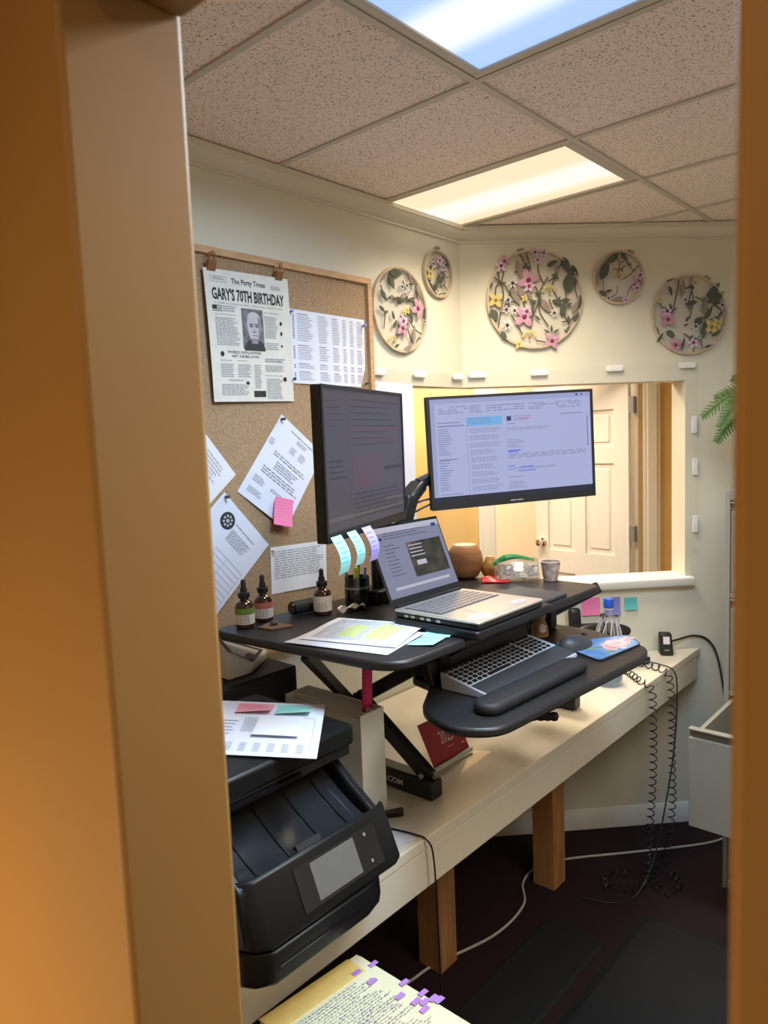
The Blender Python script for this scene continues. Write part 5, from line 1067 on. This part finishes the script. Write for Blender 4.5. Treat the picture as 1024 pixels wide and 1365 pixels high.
for u0, u1, m, lab in ((.18, .52, PINKS, 'salmon pink sticky note on the form on the printer'), (.56, .88, MINTN, 'mint green sticky note on the form on the printer')):
    Sn = surf(S(u0, .05, .0012), S(u1, .05, .0012) - S(u0, .05, .0012), S(u0, .27, .0012) - S(u0, .05, .0012), (0, 0, 1), lambda u, v: .008 * v * v * (.4 + u)); no_ = solo('sticky_note', sheet_mb(Sn, 5, 5, .0006), m, lab, 'sticky note', tuple(S(u0, .05, .0012)))
    part('note_lines', rects_mb(Sn, rows(.1, .15, .9, .8, 4, .15, True, .3, rng), .0012), PINKN if m == PINKS else TEALN, no_)
solo('printer_cable', MB().tube(spline([(1.22, 1.30, .785), (1.25, 1.17, .784), (1.27, 1.08, .785), (1.275, 1.045, .78), (1.285, 1.035, .74), (1.29, 1.033, .60), (1.30, 1.04, .3), (1.32, 1.1, .006)], 8), .0022, 6), BLACK, 'thin black cable looping over the desk edge right of the printer', 'cable', (1.27, 1.05, .78))
solo('desk_light_patch', sheet_mb(surf((1.10, 1.20, DZ + .001), (.18, -.06, 0), (-.02, -.075, 0), (0, 0, 1)), 2, 2, .0006), PAPERB, 'bluish white sheet painting the patch of light on the desk at the printer corner', 'paper', (1.18, 1.12, DZ + .001))  # pool of cool light on the desktop, laid down as a pale sheet

# ------------------------------------------------------------------ legal pad on a dark cart
t = thing('storage_cart', 'dark low cart in front of the desk hidden beneath the legal pad', 'cart', (.85, .84, 0))
part('top_board', MB().box((.775, .735, .638), (.955, .975, .655)), BLACK, t, bevel=.003); part('cabinet', MB().box((.785, .745, .06), (.945, .965, .637)), BLACK, t)
for z_ in (.08, .27, .46): part('drawer_front', MB().box((.788, .738, z_), (.942, .7445, z_ + .17)), DKGREY, t, bevel=.002)
for x in (.80, .93):
    for y in (.76, .95): part('caster', MB().tube([(x - .008, y, .03), (x + .008, y, .03)], .0295, 12), BLACK, t)
t = thing('legal_pad', 'yellow legal pad of handwritten notes with purple flags at the bottom edge', 'notepad', (.86, .87, .656))
S = surf((.752, 1.027, .6765), (.236, -.020, 0), (-.002, -.31, 0), (0, 0, 1), lambda u, v: .002 * math.sin(3 * v))
part('page_block', sheet_mb(surf((.752, 1.027, .656), (.236, -.020, 0), (-.002, -.31, 0), (0, 0, 1)), 1, 1, .0200), PAD_P, t, smooth=False)
part('binding', sheet_mb(surf(S(-.01, -.006, .0), S(.90, -.006, 0) - S(-.01, -.006, 0), S(-.01, .16, 0) - S(-.01, -.006, 0), (0, 0, 1), lambda u, v: .0025 * math.sin(math.pi * min(v * 2, 1)) ** .6), 4, 8, .0012), PAD_Y, t, label='yellow bound top edge')
part('top_page', sheet_mb(surf(S(0, .03, 0), S(1, .03, 0) - S(0, .03, 0), S(0, 1, 0) - S(0, .03, 0), (0, 0, 1)), 1, 8, .0008), PAD_P, t, smooth=False)
part('ruled_lines', rects_mb(S, [(.02, .18 + .021 * i, .99, .1815 + .021 * i) for i in range(39)], .0012), mat('ruled_green', (.45, .52, .40), .8), t)
g = MB(); g2 = MB(); rng = random.Random(17)
for i in range(39):
    v = .19 + .021 * i; u = .10 + .35 * max(0, .1 - i * .03)
    end = .62 + .25 * rng.random()
    while u < end:
        w_ = .012 + .03 * rng.random(); m_ = g if rng.random() < .65 else g2; h0 = .006 + .007 * rng.random(); k0 = v + .003 * rng.random()
        m_.add([S(u, k0 + h0, .0014), S(u + w_ * .2, k0, .0014), S(u + w_ * .5, k0 + .001, .0014), S(u + w_, k0 + h0 * .7, .0014), S(u + w_ * .9, k0 + h0, .0014), S(u + w_ * .4, k0 + h0 * .7, .0014)], [(0, 1, 2, 5), (5, 2, 3, 4)]); u += w_ + .008
part('handwriting', g, INKG, t); part('blue_handwriting', g2, BLUEINK, t)
for u, v in ((.80, .245), (.79, .115), (.955, .135), (.82, .46), (.955, .40), (.86, .56), (.965, .545), (.975, .62), (.99, .655), (.84, .64), (.90, .60)):
    Sf = surf(S(u, v, .0016), S(u + .085, v, .0016) - S(u, v, .0016), S(u, v + .035, .0016) - S(u, v, .0016), (0, 0, 1)); part('page_flag', sheet_mb(Sf, 1, 1, .0003), PURPF, t, smooth=False)

# ------------------------------------------------------------------ filing cabinet and fern
t = thing('filing_cabinet', 'tall beige steel filing cabinet with its third drawer pulled open', 'filing cabinet', (3.07, .64, 0))
cx0, cx1, cy0, cy1 = 2.744, 3.40, .435, .822
b = MB().box((cx0, cy0, .001), (cx1, cy0 + .018, 1.503)).box((cx0, cy1 - .018, .001), (cx1, cy1, 1.503)).box((cx0, cy0 + .018, 1.465), (cx1, cy1 - .018, 1.503)).box((cx0, cy0 + .018, .001), (cx1, cy1 - .018, .035)).box((cx1 - .01, cy0 + .018, .035), (cx1, cy1 - .018, 1.465))
for z_ in (1.118, .756, .392): b.box((cx0 + .004, cy0 + .018, z_ - .008), (cx0 + .03, cy1 - .018, z_ + .012))
part('carcass', b, CABM, t, bevel=.003)
def drawer(z0_, z1_, out):
    xx = cx0 + .006 - out; a_, c_ = cy0 + .020, cy1 - .020
    if out: a_, c_ = cy0 + .02, cy1 - .0
    d_ = part('drawer', MB().box((xx, a_, z0_), (xx + .022, c_, z1_ - .034)), CABM, t, bevel=.002)
    part('handle_lip', MB().box((xx - .006, a_, z1_ - .007), (xx + .02, c_, z1_)), CABM, d_, bevel=.002); part('handle_recess', MB().box((xx + .014, a_, z1_ - .0335), (xx + .022, c_, z1_ - .0075)), CABM, d_)
    if out:
        part('drawer_box', MB().box((xx + .023, cy0 + .03, z0_ + .02), (xx + .62, cy0 + .036, z1_ - .06)).box((xx + .023, cy1 - .036, z0_ + .02), (xx + .62, cy1 - .022, z1_ - .010)).box((xx + .023, cy0 + .037, z0_ + .02), (xx + .62, cy1 - .037, z0_ + .026)), CABM, d_)
for z0_, z1_, out in ((1.132, 1.460, 0), (.770, 1.108, 0), (.404, .745, .365), (.040, .380, 0)): drawer(z0_, z1_, out)
t = thing('fern', 'potted green fern on top of the filing cabinet behind the door edge', 'plant', (2.95, .66, 1.504))
part('pot', MB().lathe([(.05, 0), (.055, .004), (.070, .11), (.066, .11), (.060, .09), (.001, .09)], 24), mat('terracotta', (.30, .14, .08), .7), t, local=True)
rng = random.Random(2)
FERN = [((-.03, .25, .33), (.0, .13, .34)), ((-.08, .22, .22), (-.03, .15, .3)), ((.0, .20, .40), (.0, .10, .36)), ((-.06, .29, .26), (-.02, .16, .33)), ((-.05, .24, .165), (-.02, .15, .26)), ((.06, .12, .38), (.03, .06, .3)), ((-.02, -.2, .3), (0, -.1, .3)), ((.18, -.1, .3), (.1, -.05, .3)), ((.2, .1, .25), (.1, .06, .28)), ((-.2, -.06, .28), (-.1, -.03, .32)), ((-.10, .14, .36), (-.05, .07, .3))]
for tip, mid in FERN:
    P = spline([(0, 0, .09), mid, tip], 12); q = MB().tube(P, .002, 5)
    for i in range(3, len(P) - 1):
        d_ = (P[i + 1] - P[i]).normalized(); sd = d_.cross(Vector((-.8, -.3, .5))).normalized(); L = .042 * (1 - ((i - 4) / (len(P) - 4)) ** 2) + .010
        for s_ in (-1, 1):
            tipp = P[i] + (sd * s_ + d_ * .7).normalized() * L; w = d_ * .008; q.add([P[i] - w, P[i] + w, tipp + w * .3, tipp - w * .3], [(0, 1, 2, 3)])
    part('frond', q, LEAF, t, local=True)

# ------------------------------------------------------------------ floor mats
def fmat(label, poly, z1_):
    t = thing('floor_mat', label, 'floor mat', (poly[0][0], poly[0][1], 0))
    P = [Vector(p) for p in poly]; c_ = sum(P, Vector((0, 0))) / len(P); q = rounded(poly, .05); qi = [(c_.x + (x - c_.x) * .92, c_.y + (y - c_.y) * .92) for x, y in q]
    n = len(q); part('bevelled_edge', MB().add([(x, y, .001) for x, y in q] + [(x, y, z1_) for x, y in qi], [(i, (i + 1) % n, n + (i + 1) % n, n + i) for i in range(n)]), MATM, t)
    part('surface', MB().prism(qi, .001, z1_ + .0005), MATM, t)
fmat('black cushioned floor mat in front of the desk, nearer the cabinet', [(2.43, .99), (2.43, .12), (1.30, .12), (1.30, .99)], .016)
fmat('black floor mat partly under the desk beside the timber legs', [(2.20, 1.245), (2.20, 1.03), (1.25, 1.03), (1.25, 1.245)], .008)
